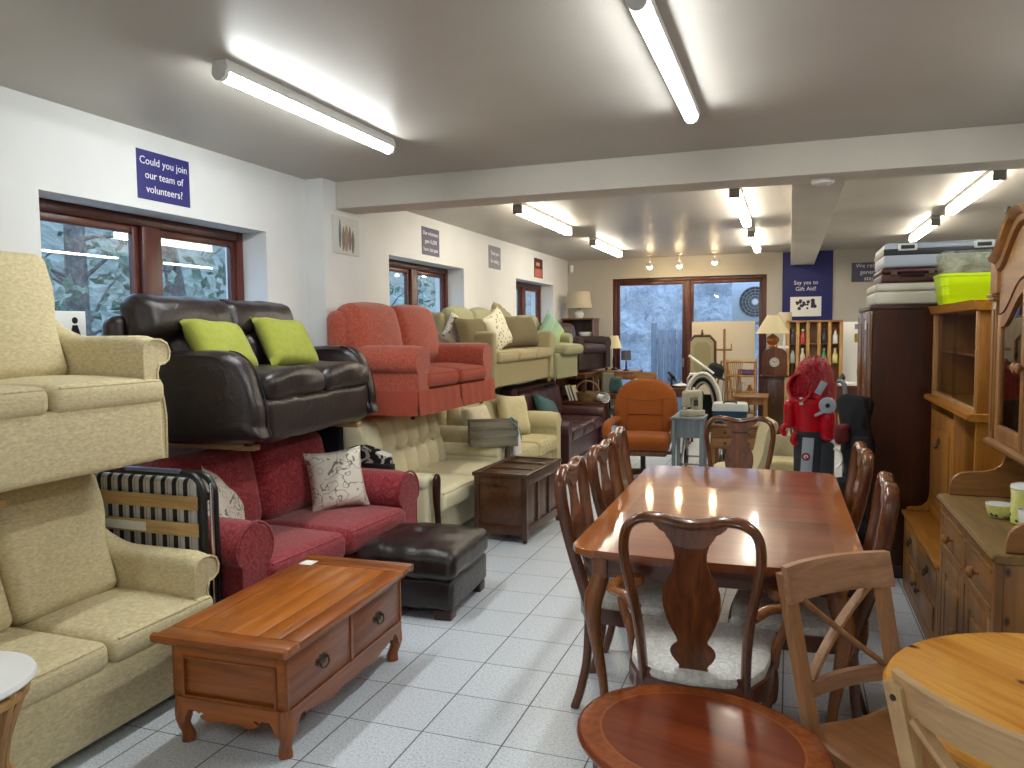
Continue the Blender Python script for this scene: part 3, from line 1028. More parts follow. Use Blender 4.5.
for s_ in (-1, 1):
    for y in (-.28, .3):
        MB().lathe([(.022, -.0), (.028, .04)], (s_ * .6, y, 0), 10).build('foot', m('darkwood'), t)
pillow('cushion', 'lime green cushion leaning in the near corner of the dark leather sofa', m('lime'), .42, .34, .13, place(-2.84, 3.45, 1.37, R90 - RAD(6), RAD(-36), RAD(4)), 'lime cushions on the dark leather sofa')
pillow('cushion', 'lime green cushion against the far arm of the dark leather sofa', m('lime'), .40, .37, .13, place(-2.86, 4.06, 1.365, R90 - RAD(14), RAD(-36), RAD(4)), 'lime cushions on the dark leather sofa')
for y, lb in ((3.42, 'pale timber bearer end poking out under the near end of the dark leather sofa'), (4.48, 'pale timber bearer end under the far end of the dark leather sofa')):
    tag(MB().box(-.40, .40, -.03, .03, -.017, .017, .006).build('timber_bearer', m('slatwood'), loc=(-3.08, y, .962)), lb, 'timber', 'timber bearers between stacked sofas')

# black folding frame with patterned cloth behind the red sofa's far arm
t = thing('folding_lounger', 'black folded frame with black and white patterned cloth behind the red sofa arm', 'folding chair', (-2.92, 4.70, 0), RAD(3))
f = MB()
f.tube([(-.35, 0, .02), (-.35, 0, .62), (.32, 0, .64), (.34, 0, .02)], .014, 8)
f.box(-.36, .36, -.03, .02, .615, .665, .008)
f.build('frame', m('black'), t)
def bw_mat():
    n = NT('black_white_floral_cloth')
    v = n.coord()
    a = n.noise(v, 9, 2, 1.5, .4)
    n.l(n.ramp(a, [(.48, (.012, .012, .014)), (.52, (.6, .58, .52))]), n.b.inputs['Base Color'])
    n.set(Roughness=.9)
    return n.m
M_['bw'] = bw_mat()
MB().loft([[(x, -.02 + .01 * sin(x * 9), .62), (x, -.02, .74 + .03 * sin(x * 13)), (x, .02, .76 + .03 * sin(x * 13)), (x, .02, .62)] for x in [-.02 + .04 * k for k in range(10)]]).build('patterned_cloth', m('bw'), t)
MB().rb((-.20, .0, .80), (.17, .03, .13), .03, 6).build('folded_back', m('black_cloth'), t)

# ottoman
t = thing('ottoman', 'square dark leather ottoman on the floor in front of the red sofa', 'footstool', (-1.995, 4.03, 0), RAD(3))
def crownf(u, v, q, p):
    if q > 0:
        p = p + Vector((0, 0, .05 * (1 - u * u) * (1 - v * v) - .03 * math.exp(-((u * u + v * v) / .016))))
    return wr(u, v, q, p)
MB().rb((0, 0, .295), (.30, .315, .08), .055, 30, crownf).lathe([(.0, .402), (.012, .401), (.018, .394), (.0, .392)], seg=12).build('padded_top', m('leather'), t)
MB().rb((0, 0, .14), (.285, .30, .085), .03, 8, wr).build('base', m('leather'), t)
for sx in (-1, 1):
    for sy in (-1, 1):
        MB().box(sx * .22 - .05, sx * .22 + .05, sy * .245 - .045, sy * .245 + .045, 0, .056, .004).build('foot', m('darkwood'), t)

# terracotta sofa on top
t = thing('sofa', 'terracotta two-seat sofa with pleated skirt stacked on the cream buttoned sofa', 'sofa', (-2.905, 5.775, .93), R90)
Wd, D = 1.55, .80
MB().rb((0, .02, .20), (Wd / 2 - .10, D / 2 - .06, .12), .03, 6).build('base', m('terra_plain'), t)
MB().rb((-.02, D / 2 - .09, .48), (Wd / 2 - .05, .09, .33), .07, 8).build('backrest', m('terra'), t)
seat_cushions(t, 2, -Wd / 2 + .17, Wd / 2 - .17, -D / 2 + .0, D / 2 - .2, .22, .345, m('terra_plain'), .055, .035)
def puff(u, v, q, p):
    return p + Vector((0, .01 * MN.noise(p * 7), .008 * MN.noise(p * 6)))
back_cushions(t, 2, -Wd / 2 + .06, Wd / 2 - .10, D / 2 - .25, .35, .87, .21, RAD(13), m('terra'), .09, .05, .004, .02, fx=puff)
for s_ in (-1, 1): roll_arm(t, s_, Wd / 2, .22, -D / 2 + .02, D / 2 - .03, .16, .545, m('terra'), .13, False, .0)
sk = MB()
def skirt(x0, y0, x1, y1, n=24):
    ring = []
    dx, dy = x1 - x0, y1 - y0
    L = math.hypot(dx, dy)
    nx, ny = dy / L, -dx / L
    for k in range(n + 1):
        q = k / n
        ring.append((x0 + dx * q, y0 + dy * q, nx, ny, q))
    rows = []
    for z, o in ((.215, .0), (.2, .004), (.10, .012), (.035, .02)):
        rows.append([(x + nx * (o + .003 * sin(q * 31)), y + ny * (o + .003 * sin(q * 31)), z) for x, y, nx, ny, q in ring])
    rows2 = [[(x - nx * .008, y - ny * .008, z) for (x, y, z), (_, _, nx, ny, _) in zip(r, ring)] for r in rows[::-1]]
    rr = rows + rows2
    R = [[sk._v(p) for p in r] for r in rr]
    for A, B in zip(R, R[1:] + [R[0]]):
        for i in range(n):
            sk.bm.faces.new((A[i], A[i + 1], B[i + 1], B[i]))
h, d = Wd / 2 - .012, D / 2 - .01
skirt(-h, -d, -.012, -d); skirt(.012, -d, h, -d)
skirt(-h, d, -h, -d); skirt(h, -d, h, d); skirt(h, d, -h, d)
sk.build('skirt', m('terra_plain'), t)
feet(t, Wd, D, .08, .08, m('black'), .1, .02)

# cream buttoned sofa with wooden arm facings
t = thing('sofa', 'cream button-backed sofa with wooden arm fronts under the terracotta sofa', 'sofa', (-2.75, 5.63, 0), R90)
Wd, D = 1.62, .90
MB().rb((0, .03, .17), (Wd / 2 - .11, D / 2 - .07, .12), .03, 6).build('base', m('cream'), t)
def tuft(u, v, q, p):
    if v < -.5:
        X = p.x / .20
        k = min(1, max(0, (q + .12) / .24))
        a_, b_ = abs(sin(pi * X)), abs(sin(pi * (X + .5)))
        pl = math.sqrt(a_) * k + math.sqrt(b_) * (1 - k)
        dip = math.exp(-(q / .16) ** 2) * (1 - min(1, a_ * 1.6)) + .6 * math.exp(-(q / .05) ** 2)
        p = p + Vector((0, (-.10 * pl + .035 * dip) * (1 - abs(u) ** 8) * (1 - abs(q) ** 6), 0))
    return p
Mx = Matrix.Translation((0, D / 2 - .20, .34)) @ Matrix.Rotation(RAD(-13), 4, 'X')
MB().rb((0, 0, .30), (Wd / 2 - .10, .10, .30), .08, 44, tuft, Mx).build('backrest', m('cream'), t)
seat_cushions(t, 2, -Wd / 2 + .12, Wd / 2 - .12, -D / 2 - .01, D / 2 - .24, .28, .435, m('cream'), .06, .03)
for s_ in (-1, 1):
    a = MB()
    a.rb((s_ * (Wd / 2 - .07), .02, .30), (.06, D / 2 - .05, .23), .03, 7)
    a.rb((s_ * (Wd / 2 - .07), .02, .515), (.08, D / 2 - .045, .055), .045, 7)
    ao = a.build('arm', m('cream'), t)
    pr = spline([(-.035, .10), (-.03, .3), (-.055, .46), (-.05, .545), (.0, .575), (.05, .545), (.055, .46), (.03, .3), (.035, .10)], 5)
    MB().prism([(s_ * (Wd / 2 - .07) + s_ * -.012 + p.x * .62 + .012 * sin(p.y * 11), p.y) for p in pr], XZ(-D / 2 + .008), 0, .03, .006).build('arm_facing', m('darkwood'), ao, label='dark carved wooden arm front')
feet(t, Wd, D, .06, .06, m('darkwood'))

# wooden blanket chest
M_['oakdark'] = wood('dark_oak', srgb(48, 26, 12), srgb(100, 60, 28), 'y', .32, 9, .2)
M_['oakdark_z'] = wood('dark_oak_upright', srgb(48, 26, 12), srgb(98, 58, 28), 'z', .34, 9, .2)
t = thing('blanket_chest', 'dark oak panelled chest on castors in front of the cream sofa', 'chest', (-1.995, 5.72, 0), RAD(-2))
w, l = .21, .40
lid = MB().box(-w - .012, w + .012, -l - .012, l + .012, .495, .512, .004)
lid.box(-w - .012, -w + .035, -l - .012, l + .012, .5125, .522, .003).box(w - .035, w + .012, -l - .012, l + .012, .5125, .522, .003)
for a_, b_ in ((-l - .012, -l + .035), (-.16, -.115), (.115, .16), (l - .035, l + .012)): lid.box(-w + .036, w - .036, a_, b_, .5125, .522, .003)
lid.build('lid', m('oakdark'), t)
b = MB()
for sx in (-1, 1):
    for sy in (-1, 1):
        b.box(sx * w - (.04 if sx > 0 else 0), sx * w + (0 if sx > 0 else .04), sy * l - (.04 if sy > 0 else 0), sy * l + (0 if sy > 0 else .04), .035, .495, .003)
for s_ in (-1, 1):
    for z0, z1 in ((.07, .13), (.43, .495)):
        b.box(s_ * w - (.022 if s_ > 0 else 0), s_ * w + (0 if s_ > 0 else .022), -l + .04, l - .04, z0, z1, .002)
        b.box(-w + .04, w - .04, s_ * l - (.022 if s_ > 0 else 0), s_ * l + (0 if s_ > 0 else .022), z0, z1, .002)
    for y in (-.13, .13): b.box(s_ * w - (.02 if s_ > 0 else 0), s_ * w + (0 if s_ > 0 else .02), y - .02, y + .02, .13, .43, .002)
b.box(-w + .005, w - .005, -l + .005, l - .005, .06, .075)
b.build('frame', m('oakdark_z'), t)
for s_ in (-1, 1):
    for y0, y1 in ((-.36, -.15), (-.11, .11), (.15, .36)):
        MB().box(s_ * (w - .014) - .004, s_ * (w - .014) + .004, y0, y1, .13, .43, .003).build('panel', m('oakdark_z'), t)
    MB().box(-w + .04, w - .04, s_ * (l - .014) - .004, s_ * (l - .014) + .004, .13, .43, .003).build('panel', m('oakdark'), t)
for sx in (-1, 1):
    for sy in (-1, 1):
        MB().sphere((sx * (w - .02), sy * (l - .02), .018), .018, 10).build('castor', m('black'), t)

# second cream sofa with cushions
t = thing('sofa', 'cream fabric sofa with striped seat beyond the wooden chest', 'sofa', (-2.78, 7.32, 0), R90)
Wd, D = 1.70, .90
M_['creamstripe'] = wood('cream_stripe_cloth', srgb(168, 156, 110), srgb(212, 204, 166), 'y', .95, 22, 0, .1, .1)
MB().rb((0, .03, .18), (Wd / 2 - .10, D / 2 - .05, .14), .03, 6).build('base', m('cream_cloth'), t)
MB().rb((0, D / 2 - .09, .46), (Wd / 2 - .1, .09, .43), .07, 8).build('backrest', m('cream_cloth'), t)
seat_cushions(t, 2, -Wd / 2 + .19, Wd / 2 - .19, -D / 2, D / 2 - .2, .30, .46, m('creamstripe'), .05, .02)
back_cushions(t, 2, -Wd / 2 + .2, Wd / 2 - .2, D / 2 - .26, .45, .90, .18, RAD(12), m('cream_cloth'), .08, .05)
for s_ in (-1, 1): roll_arm(t, s_, Wd / 2, .2, -D / 2 + .02, D / 2 - .03, .05, .70, m('cream_cloth'), .11, False)
feet(t, Wd, D, .05, .05, m('darkwood'))
pillow('cushion', 'cream cushion standing diagonally near the far arm of the cream fabric sofa', m('cream_cloth'), .44, .46, .15, place(-2.68, 7.62, .47, R90 - RAD(25), RAD(-18), RAD(6)), 'cushions on the cream fabric sofa')
pillow('cushion', 'pale cushion at the near end of the cream fabric sofa behind the slatted crate', fabric('pale_cushion_cloth', srgb(214, 206, 180), .1, 30), .42, .42, .15, place(-2.72, 6.78, .47, R90 - RAD(10), RAD(-16), 0), 'cushions on the cream fabric sofa')

# slatted crate with a blue ribbon on the cream sofa's arm
M_['greycrate'] = wood('grey_washed_wood', srgb(104, 98, 84), srgb(164, 154, 132), 'x', .75, 9)
t = thing('wooden_crate', 'grey slatted wooden crate with blue ribbon on the end of the cream buttoned sofa', 'crate', (-2.47, 6.375, .567), RAD(28))
for z in (.0365, .1105, .1845):
    for y in (-.12, .12):
        MB().box(-.21, .21, y - .006, y + .006, z - .036, z + .036, .003).build('slat', m('greycrate'), t)
    for x in (-.204, .204):
        MB().box(x - .006, x + .006, -.113, .113, z - .036, z + .036, .003).build('end_slat', m('greycrate'), t)
MB().box(-.20, .20, -.113, .113, .0, .008).build('bottom', m('greycrate'), t)
M_['ribbon'] = fabric('blue_ribbon', srgb(112, 160, 168), .1, 60)
MB().tube(spline([(.18, -.135, .22), (.15, -.14, .26), (.14, -.14, .23), (.18, -.138, .19), (.21, -.14, .12), (.19, -.14, .05)], 5), .012, 6, flat=.4).tube(spline([(.18, -.14, .2), (.22, -.142, .15), (.24, -.14, .06)], 5), .011, 6, flat=.4).build('ribbon', m('ribbon'), t)
lc = MB()
rw = []
for k in range(17):
    y = -.075 + .15 * k / 16
    o_ = .012 * sin(k * 1.3)
    rw.append([(-.16, y, .712), (-.06, y, .716), (-.0, y, .71), (.022 + o_ * .3, y, .68), (.03 + o_, y, .58), (.034 + o_ * 1.6, y, .46), (.024 + o_ * 1.6, y, .46), (.02 + o_, y, .58), (.012, y, .675), (-.0, y, .70), (-.06, y, .706), (-.16, y, .702)])
lc.loft(rw)
tag(lc.build('lace_cloth', m('paper'), loc=(-2.345, 6.575, 0)), 'white lace cloth hanging over the sofa arm beside the slatted crate', 'cloth')

# maroon leather sofa
t = thing('sofa', 'maroon leather sofa with a teal cushion at the far left', 'sofa', (-2.74, 9.28, 0), R90)
Wd, D = 1.90, .88
MB().rb((0, .03, .19), (Wd / 2 - .09, D / 2 - .05, .13), .03, 6).build('base', m('leather_m'), t)
MB().rb((0, D / 2 - .1, .50), (Wd / 2 - .08, .10, .43), .06, 8).build('backrest', m('leather_m'), t)
seat_cushions(t, 3, -Wd / 2 + .17, Wd / 2 - .17, -D / 2 + .01, D / 2 - .2, .30, .44, m('leather_m'), .055, .025)
back_cushions(t, 3, -Wd / 2 + .16, Wd / 2 - .16, D / 2 - .25, .43, .88, .16, RAD(11), m('leather_m'), .07, .04)
for s_ in (-1, 1): roll_arm(t, s_, Wd / 2, .19, -D / 2 + .02, D / 2 - .03, .06, .56, m('leather_m'), .10, False)
feet(t, Wd, D, .06, .06, m('darkwood'))
pillow('cushion', 'teal cushion lying against the back of the maroon leather sofa', m('teal'), .44, .42, .13, place(-2.62, 8.78, .46, R90 - RAD(20), RAD(-38), RAD(18)))

# olive sofa on top
t = thing('sofa', 'olive-beige three-seat sofa in the upper row beyond the terracotta sofa', 'sofa', (-3.09, 8.13, .955), R90)
Wd, D = 2.05, .74
MB().rb((0, .02, .19), (Wd / 2 - .03, D / 2 - .03, .14), .02, 6).build('base', m('olive'), t)
MB().rb((0, D / 2 - .08, .48), (Wd / 2 - .05, .08, .34), .05, 8).build('backrest', m('olive'), t)
seat_cushions(t, 3, -Wd / 2 + .10, Wd / 2 - .10, -D / 2 - .01, D / 2 - .18, .30, .42, m('olive'), .04, .015)
for s_ in (-1, 1):
    MB().rb((s_ * (Wd / 2 - .045), 0, .33), (.05, D / 2 - .005, .29), .04, 6).build('arm', m('olive'), t)
back_cushions(t, 3, -Wd / 2 + .10, Wd / 2 - .10, D / 2 - .24, .41, .86, .15, RAD(12), m('green'), .07, .05, .004, .04)
feet(t, Wd, D, .055, .05, m('pinez'), .06, .03)
GO = 'cushions on the olive-beige sofa'
pillow('cushion', 'wide dark olive cushion lying against the far arm of the olive-beige sofa', m('olive_dark'), 1.12, .38, .20, place(-2.90, 8.47, 1.385, R90 - RAD(2), RAD(-16), 0), GO)
pillow('cushion', 'dark olive cushion on the olive-beige sofa partly behind the terracotta sofa', m('olive_dark'), .80, .34, .18, place(-2.98, 7.28, 1.385, R90, RAD(-14), 0), GO)
def spot_mat(name, base, dots, sc):
    n = NT(name)
    v = n.coord()
    vo = n.n('TexVoronoi', Scale=sc)
    n.l(v, vo.inputs['Vector'])
    n.l(n.ramp(vo.outputs['Distance'], [(.27, dots), (.31, base)]), n.b.inputs['Base Color'])
    n.set(Roughness=.9)
    return n.m
M_['floral'] = spot_mat('white_leaf_print', srgb(214, 206, 184), srgb(110, 116, 100), 24)
pillow('cushion', 'white leaf-print cushion standing in the middle of the olive-beige sofa', m('floral'), .42, .42, .15, place(-2.86, 7.74, 1.385, R90 - RAD(8), RAD(-14), RAD(-20)), GO)
pillow('cushion', 'small white leaf-print cushion peeping above the terracotta sofa', m('floral'), .34, .34, .12, place(-3.16, 7.04, 1.42, R90 - RAD(20), RAD(-8), RAD(38)), GO)
pillow('cushion', 'pale olive cushion resting against the back at the far end of the olive-beige sofa', m('olive'), .36, .34, .14, place(-3.28, 8.86, 1.58, R90, RAD(-16), RAD(14)), GO)

# green armchair on top
t = thing('armchair', 'sage green armchair in the upper row beside the olive-beige sofa', 'armchair', (-3.04, 9.63, .95), R90 - RAD(4))
Wd, D = .80, .84
MB().rb((0, .02, .185), (Wd / 2 - .02, D / 2 - .03, .16), .02, 6).build('base', m('green'), t)
MB().rb((0, D / 2 - .1, .46), (Wd / 2 - .03, .1, .36), .07, 8).build('backrest', m('green'), t)
seat_cushions(t, 1, -Wd / 2 + .10, Wd / 2 - .02, -D / 2 - .05, D / 2 - .22, .32, .45, m('green'), .06, .03)
back_cushions(t, 1, -Wd / 2 + .12, Wd / 2 - .12, D / 2 - .27, .44, .84, .16, RAD(12), m('green'), .07, .05)
for s_ in (-1, 1): roll_arm(t, s_, Wd / 2, .15, -D / 2 + .12, D / 2 - .03, .05, .60, m('green'), .075, False)
feet(t, Wd, D, .03, .03, m('darkwood'))
M_['greenblue'] = wood('green_blue_stripe_cloth', srgb(120, 168, 176), srgb(176, 190, 96), 'z', .9, 7, 0, .1, .1)
pillow('cushion', 'pale blue and green cushion perched on the sage green armchair', m('greenblue'), .42, .42, .14, place(-2.98, 9.66, 1.41, R90 - RAD(28), RAD(-12), RAD(42)))

# brown leather armchair on top
t = thing('armchair', 'brown leather armchair at the far end of the upper row', 'armchair', (-3.00, 11.0, .985), R90 - RAD(16))
Wd, D = .98, .82
MB().rb((0, .02, .16), (Wd / 2 - .08, D / 2 - .05, .13), .03, 6).build('base', m('leather_b'), t)
MB().rb((0, D / 2 - .1, .40), (Wd / 2 - .07, .1, .31), .07, 8).build('backrest', m('leather_b'), t)
seat_cushions(t, 1, -Wd / 2 + .17, Wd / 2 - .17, -D / 2 + .0, D / 2 - .2, .26, .39, m('leather_b'), .05, .03)
back_cushions(t, 1, -Wd / 2 + .16, Wd / 2 - .16, D / 2 - .25, .38, .70, .16, RAD(11), m('leather_b'), .07, .05)
for s_ in (-1, 1): roll_arm(t, s_, Wd / 2, .19, -D / 2 + .02, D / 2 - .03, .04, .51, m('leather_b'), .10, False)
feet(t, Wd, D, .04, .04, m('darkwood'))
# ------------------------------------------------------------------ foreground tables and chairs
M_['mah'] = wood('polished_mahogany', srgb(112, 44, 20), srgb(166, 82, 40), 'x', .14, 7, .3, .3, .02)
M_['mah_x'] = wood('mahogany_crossband', srgb(120, 56, 22), srgb(182, 100, 46), 'y', .14, 8, .3, .3, .02)
M_['mahz'] = wood('mahogany_upright', srgb(72, 36, 18), srgb(128, 74, 40), 'z', .24, 8, .25, .3, .03)
M_['mahseat'] = wood('mahogany_rail', srgb(66, 30, 18), srgb(110, 56, 32), 'x', .28, 8, .2, .3, .03)
M_['leg_wood'] = wood('table_leg_mahogany', srgb(104, 56, 24), srgb(160, 98, 46), 'z', .25, 8, .25, .3, .03)
M_['cabinet'] = wood('orange_elm', srgb(116, 58, 18), srgb(184, 104, 38), 'y', .30, 7, .15, .3, .04)
M_['cabinet_x'] = wood('orange_elm_end', srgb(112, 56, 18), srgb(174, 98, 36), 'x', .32, 7, .15, .3, .04)
M_['cabinet_z'] = wood('orange_elm_upright', srgb(108, 54, 18), srgb(168, 94, 36), 'z', .34, 7, .15, .3, .04)
M_['cab_front'] = wood('brown_elm_drawer', srgb(112, 62, 38), srgb(160, 98, 64), 'y', .36, 7, .1, .3, .04)

# long low coffee table
t = thing('coffee_table', 'long orange-brown coffee table with two drawers and scalloped apron', 'coffee table', (-1.975, 2.765, 0), RAD(2.2))
w, l = .288, .525
z0, z1 = .418, .442
for a_, b_ in ((-l, -l + .09), (l - .09, l)): MB().box(-w, w, a_, b_, z0, z1, .005).build('top_end_board', m('cabinet_x'), t)
for a_, b_ in ((-w, -w + .085), (w - .085, w)): MB().box(a_, b_, -l + .092, l - .092, z0, z1, .004).build('top_side_board', m('cabinet'), t)
pn = MB()
W3 = (2 * w - .175) / 4
for k in range(4):
    a = -w + .0875 + k * W3
    pn.box(a + .0006, a + W3 - .0006, -l + .094, l - .094, z0, z1 - .0015, .001)
pn.build('top_panel', wood('orange_elm_planks', srgb(132, 66, 18), srgb(204, 122, 46), 'y', .28, 7, .15, .3, .03, plank=W3, pax=0), t)
MB().box(-w + .02, w - .02, -l + .02, l - .02, .395, .418, .004).build('top_moulding', m('cabinet_x'), t)
for s_ in (-1, 1):
    MB().prism([(s_ * (l - .005), .418), (s_ * (l + .008), .412), (s_ * (l + .022), .424), (s_ * (l + .022), .446), (s_ * (l + .004), .452), (s_ * (l - .012), .442)], YZ(0), -w - .002, w + .002, .002).build('everted_end', m('cabinet_x'), t)
bw, bl = .248, .475
MB().box(-bw + .01, bw - .012, -bl + .01, bl - .01, .15, .396).build('carcass', m('cabinet_x'), t)
for s_ in (-1, 1):
    e = MB()
    y = s_ * bl
    y0, y1 = (y - .012, y) if s_ > 0 else (y, y + .012)
    e.box(-bw, -bw + .045, y0, y1, .135, .396, .002).box(bw - .045, bw, y0, y1, .135, .396, .002).box(-bw + .045, bw - .045, y0, y1, .345, .396, .002).box(-bw + .045, bw - .045, y0, y1, .135, .195, .002)
    eo = e.build('end_frame', m('cabinet_x'), t)
    q = MB()
    ym = y + s_ * .001
    for (a, b, c, d) in ((-bw + .045, bw - .045, .34, .35), (-bw + .045, bw - .045, .19, .20)):
        q.box(a, b, ym - .005, ym + .005, c, d, .003)
    q.box(-bw + .04, -bw + .05, ym - .005, ym + .005, .19, .35, .003).box(bw - .05, bw - .04, ym - .005, ym + .005, .19, .35, .003)
    q.build('panel_moulding', m('cabinet_z'), eo)
for s_ in (-1, 1):
    MB().box(s_ * bw - .006, s_ * bw + .006, -bl, bl, .385, .396, .001).box(s_ * bw - .006, s_ * bw + .006, -bl, -bl + .012, .19, .385, .001).box(s_ * bw - .006, s_ * bw + .006, bl - .012, bl, .19, .385, .001).box(s_ * bw - .006, s_ * bw + .006, -.010, .010, .19, .385, .001).build('drawer_frame', m('cabinet_z'), t)
for (a, b) in ((-bl + .014, -.012), (.012, bl - .014)):
    dr = MB().box(bw - .01, bw + .002, a, b, .192, .383, .002).build('drawer', m('cab_front'), t)
    ym = (a + b) / 2
    pl = spline([(ym - .045, .288), (ym - .035, .305), (ym - .022, .3), (ym - .012, .315), (ym, .309), (ym + .012, .315), (ym + .022, .3), (ym + .035, .305), (ym + .045, .288), (ym + .03, .272), (ym + .012, .268), (ym, .258), (ym - .012, .268), (ym - .03, .272)], 3, True)
    h = MB().prism([(p.x, p.y) for p in pl], YZ(bw + .002), 0, .002)
    for yy in (ym - .03, ym + .03): h.cyl((bw + .003, yy, .292), (bw + .018, yy, .292), .005, seg=8)
    h.tube(spline([(bw + .016, ym - .03, .292), (bw + .02, ym - .026, .27), (bw + .021, ym, .262), (bw + .02, ym + .026, .27), (bw + .016, ym + .03, .292)], 4), .0038, 6)
    h.build('handle', m('brass'), dr)
def apron(L, h0, h1):
    """scalloped lower edge from -L to L"""
    pts = [(-L, h1), (-L, h0), (-L + .03, h0 - .0)]
    half = [(-L + .035, h0 + .005), (-L + .05, h0 + .055), (-L + .085, h0 + .07), (-L + .10, h0 + .048), (-L + .115, h0 + .06), (-L + .13, h0 + .05), (-L * .55, h0 + .038), (-L * .35, h0 + .02), (-L * .2, h0 + .034), (0, h0 + .026)]
    sm = [(p.x, p.y) for p in spline(half, 4)]
    pts = [(-L, h1), (-L, h0)] + sm
    pts += [(-x, z) for x, z in pts[::-1]]
    out = []
    for p in pts:
        if not out or (abs(p[0] - out[-1][0]) + abs(p[1] - out[-1][1])) > 1e-5: out.append(p)
    return out
for s_ in (-1, 1):
    x = s_ * (bw + .004)
    MB().prism(apron(bl - .012, .085, .19), YZ(x - .008), 0, .016, .003).build('apron', m('cab_front'), t)
    MB().prism(apron(bw - .012, .085, .19), XZ(s_ * (bl + .002) - .008), 0, .016, .003).build('apron', m('cabinet_x'), t)
for sx in (-1, 1):
    for sy in (-1, 1):
        x, y = sx * (bw - .024), sy * (bl - .024)
        prof = [(.0, .19, .03), (.002, .13, .033), (.004, .10, .031), (.003, .07, .023), (-.004, .045, .021), (-.008, .02, .026), (-.006, .0, .025)]
        MB().tube([(x + sx * d, y + sy * d, z) for d, z, r in prof], [r for d, z, r in prof], 14, up=(sx, sy, 0), power=.6).build('leg', m('cabinet_z'), t)
MB().box(-.26, -.19, .40, .47, .4425, .4432).build('price_ticket', m('paper'), t, label='white paper ticket')

# ---- dining table
TZ = .752
t = thing('dining_table', 'long polished mahogany dining table with canted corners and cabriole legs', 'dining table', (-.262, 3.73, 0), RAD(0.6))
TW, TL = .522, .985
def outline(w, l, c=.07, bow=.035):
    pts = []
    n = 10
    for k in range(n + 1):
        q = -1 + 2 * k / n
        pts.append((q * (w - c), -l - bow * (1 - q * q) + .0))
    pts += [(w - c * .35, -l + c * .25), (w, -l + c)]
    pts += [(w, l - c), (w - c * .35, l - c * .25)]
    for k in range(n + 1):
        q = 1 - 2 * k / n
        pts.append((q * (w - c), l + bow * (1 - q * q)))
    pts += [(-w + c * .35, l - c * .25), (-w, l - c), (-w, -l + c), (-w + c * .35, -l + c * .25)]
    return pts
def clip_y(poly, y, keep_low):
    out = []
    for (a, b) in zip(poly, poly[1:] + poly[:1]):
        ina, inb = (a[1] <= y) == keep_low, (b[1] <= y) == keep_low
        if ina: out.append(a)
        if ina != inb:
            q = (y - a[1]) / (b[1] - a[1])
            out.append((a[0] + (b[0] - a[0]) * q, y))
    return out
OUT = outline(TW, TL - .035)
def leafmat():
    n = NT('polished_mahogany_top')
    v = n.coord((.09, 1, 1))
    a = n.noise(v, 7, 6, .8, .6)
    f = n.noise(v, 62, 3, .2)
    c1 = n.ramp(a, [(.28, srgb(108, 46, 14)), (.5, srgb(138, 66, 24)), (.72, srgb(164, 88, 34))])
    v2 = n.coord((1, .09, 1))
    a2 = n.noise(v2, 8, 6, .8, .6)
    c2 = n.ramp(a2, [(.28, srgb(140, 70, 20)), (.72, srgb(196, 114, 42))])
    sep = n.n('SeparateXYZ')
    n.l(n.coord(), sep.inputs[0])
    ax = n.math('ABSOLUTE', sep.outputs[0])
    k = n.ramp(ax, [(.42, (0, 0, 0)), (.425, (1, 1, 1))])
    col = n.mix(k, c1, c2)
    col = n.mix(n.math('MULTIPLY', n.math('SUBTRACT', 1, f), .3), col, srgb(92, 36, 20))
    n.l(col, n.b.inputs['Base Color'])
    n.set(Roughness=.3, Coat__Weight=1.0, Coat__Roughness=.07, Coat__IOR=1.5, Specular__IOR__Level=.3)
    return n.m
M_['leaf_top'] = leafmat()
cuts = [-TL - 1, -.30, .34, TL + 1]
for a, b in zip(cuts, cuts[1:]):
    p = OUT
    if a > -TL: p = clip_y(p, a + .0005, False)
    if b < TL: p = clip_y(p, b - .0005, True)
    MB().prism(p, XY(TZ - .024), 0, .024, .0012, 1).build('table_leaf', m('leaf_top'), t)
MB().prism(outline(TW - .012, TL - .047), XY(TZ - .034), 0, .0095, .003).build('edge_moulding', m('leg_wood'), t)
for s_ in (-1, 1):
    MB().box(s_ * (TW - .09) - .011, s_ * (TW - .09) + .011, -TL + .17, TL - .17, TZ - .125, TZ - .035, .002).build('apron', m('mahseat'), t)
    MB().box(-TW + .12, TW - .12, s_ * (TL - .13) - .011, s_ * (TL - .13) + .011, TZ - .125, TZ - .035, .002).build('apron', m('mahseat'), t)
def cabriole(mb, x, y, dx, dy, ztop, k=1.0, foot=True):
    """bowed leg leaning out along (dx, dy)"""
    pr = [(0.0, ztop, .034), (.008, ztop - .04, .037), (.022, ztop - .10, .036), (.024, ztop - .17, .03), (.012, ztop * .55, .0235), (-.004, ztop * .34, .019), (-.01, ztop * .18, .0165), (.0, .06, .0165), (.014, .032, .022), (.022, .014, .03), (.02, .0, .028)]
    P = spline([(d, z, r) for d, z, r in pr], 4)
    mb.tube([(x + dx * p.x, y + dy * p.x, max(0, p.y)) for p in P], [p.z * k for p in P], 14, up=(dx, dy, 0))
    return mb
for sx in (-1, 1):
    for sy in (-1, 1):
        mb = MB()
        x, y = sx * (TW - .10), sy * (TL - .145)
        mb.box(x - .032, x + .032, y - .032, y + .032, TZ - .13, TZ - .035, .004)
        cabriole(mb, x, y, sx * 1.1, sy * 1.1, TZ - .12, 1.0)
        mb.build('leg', m('leg_wood'), t)

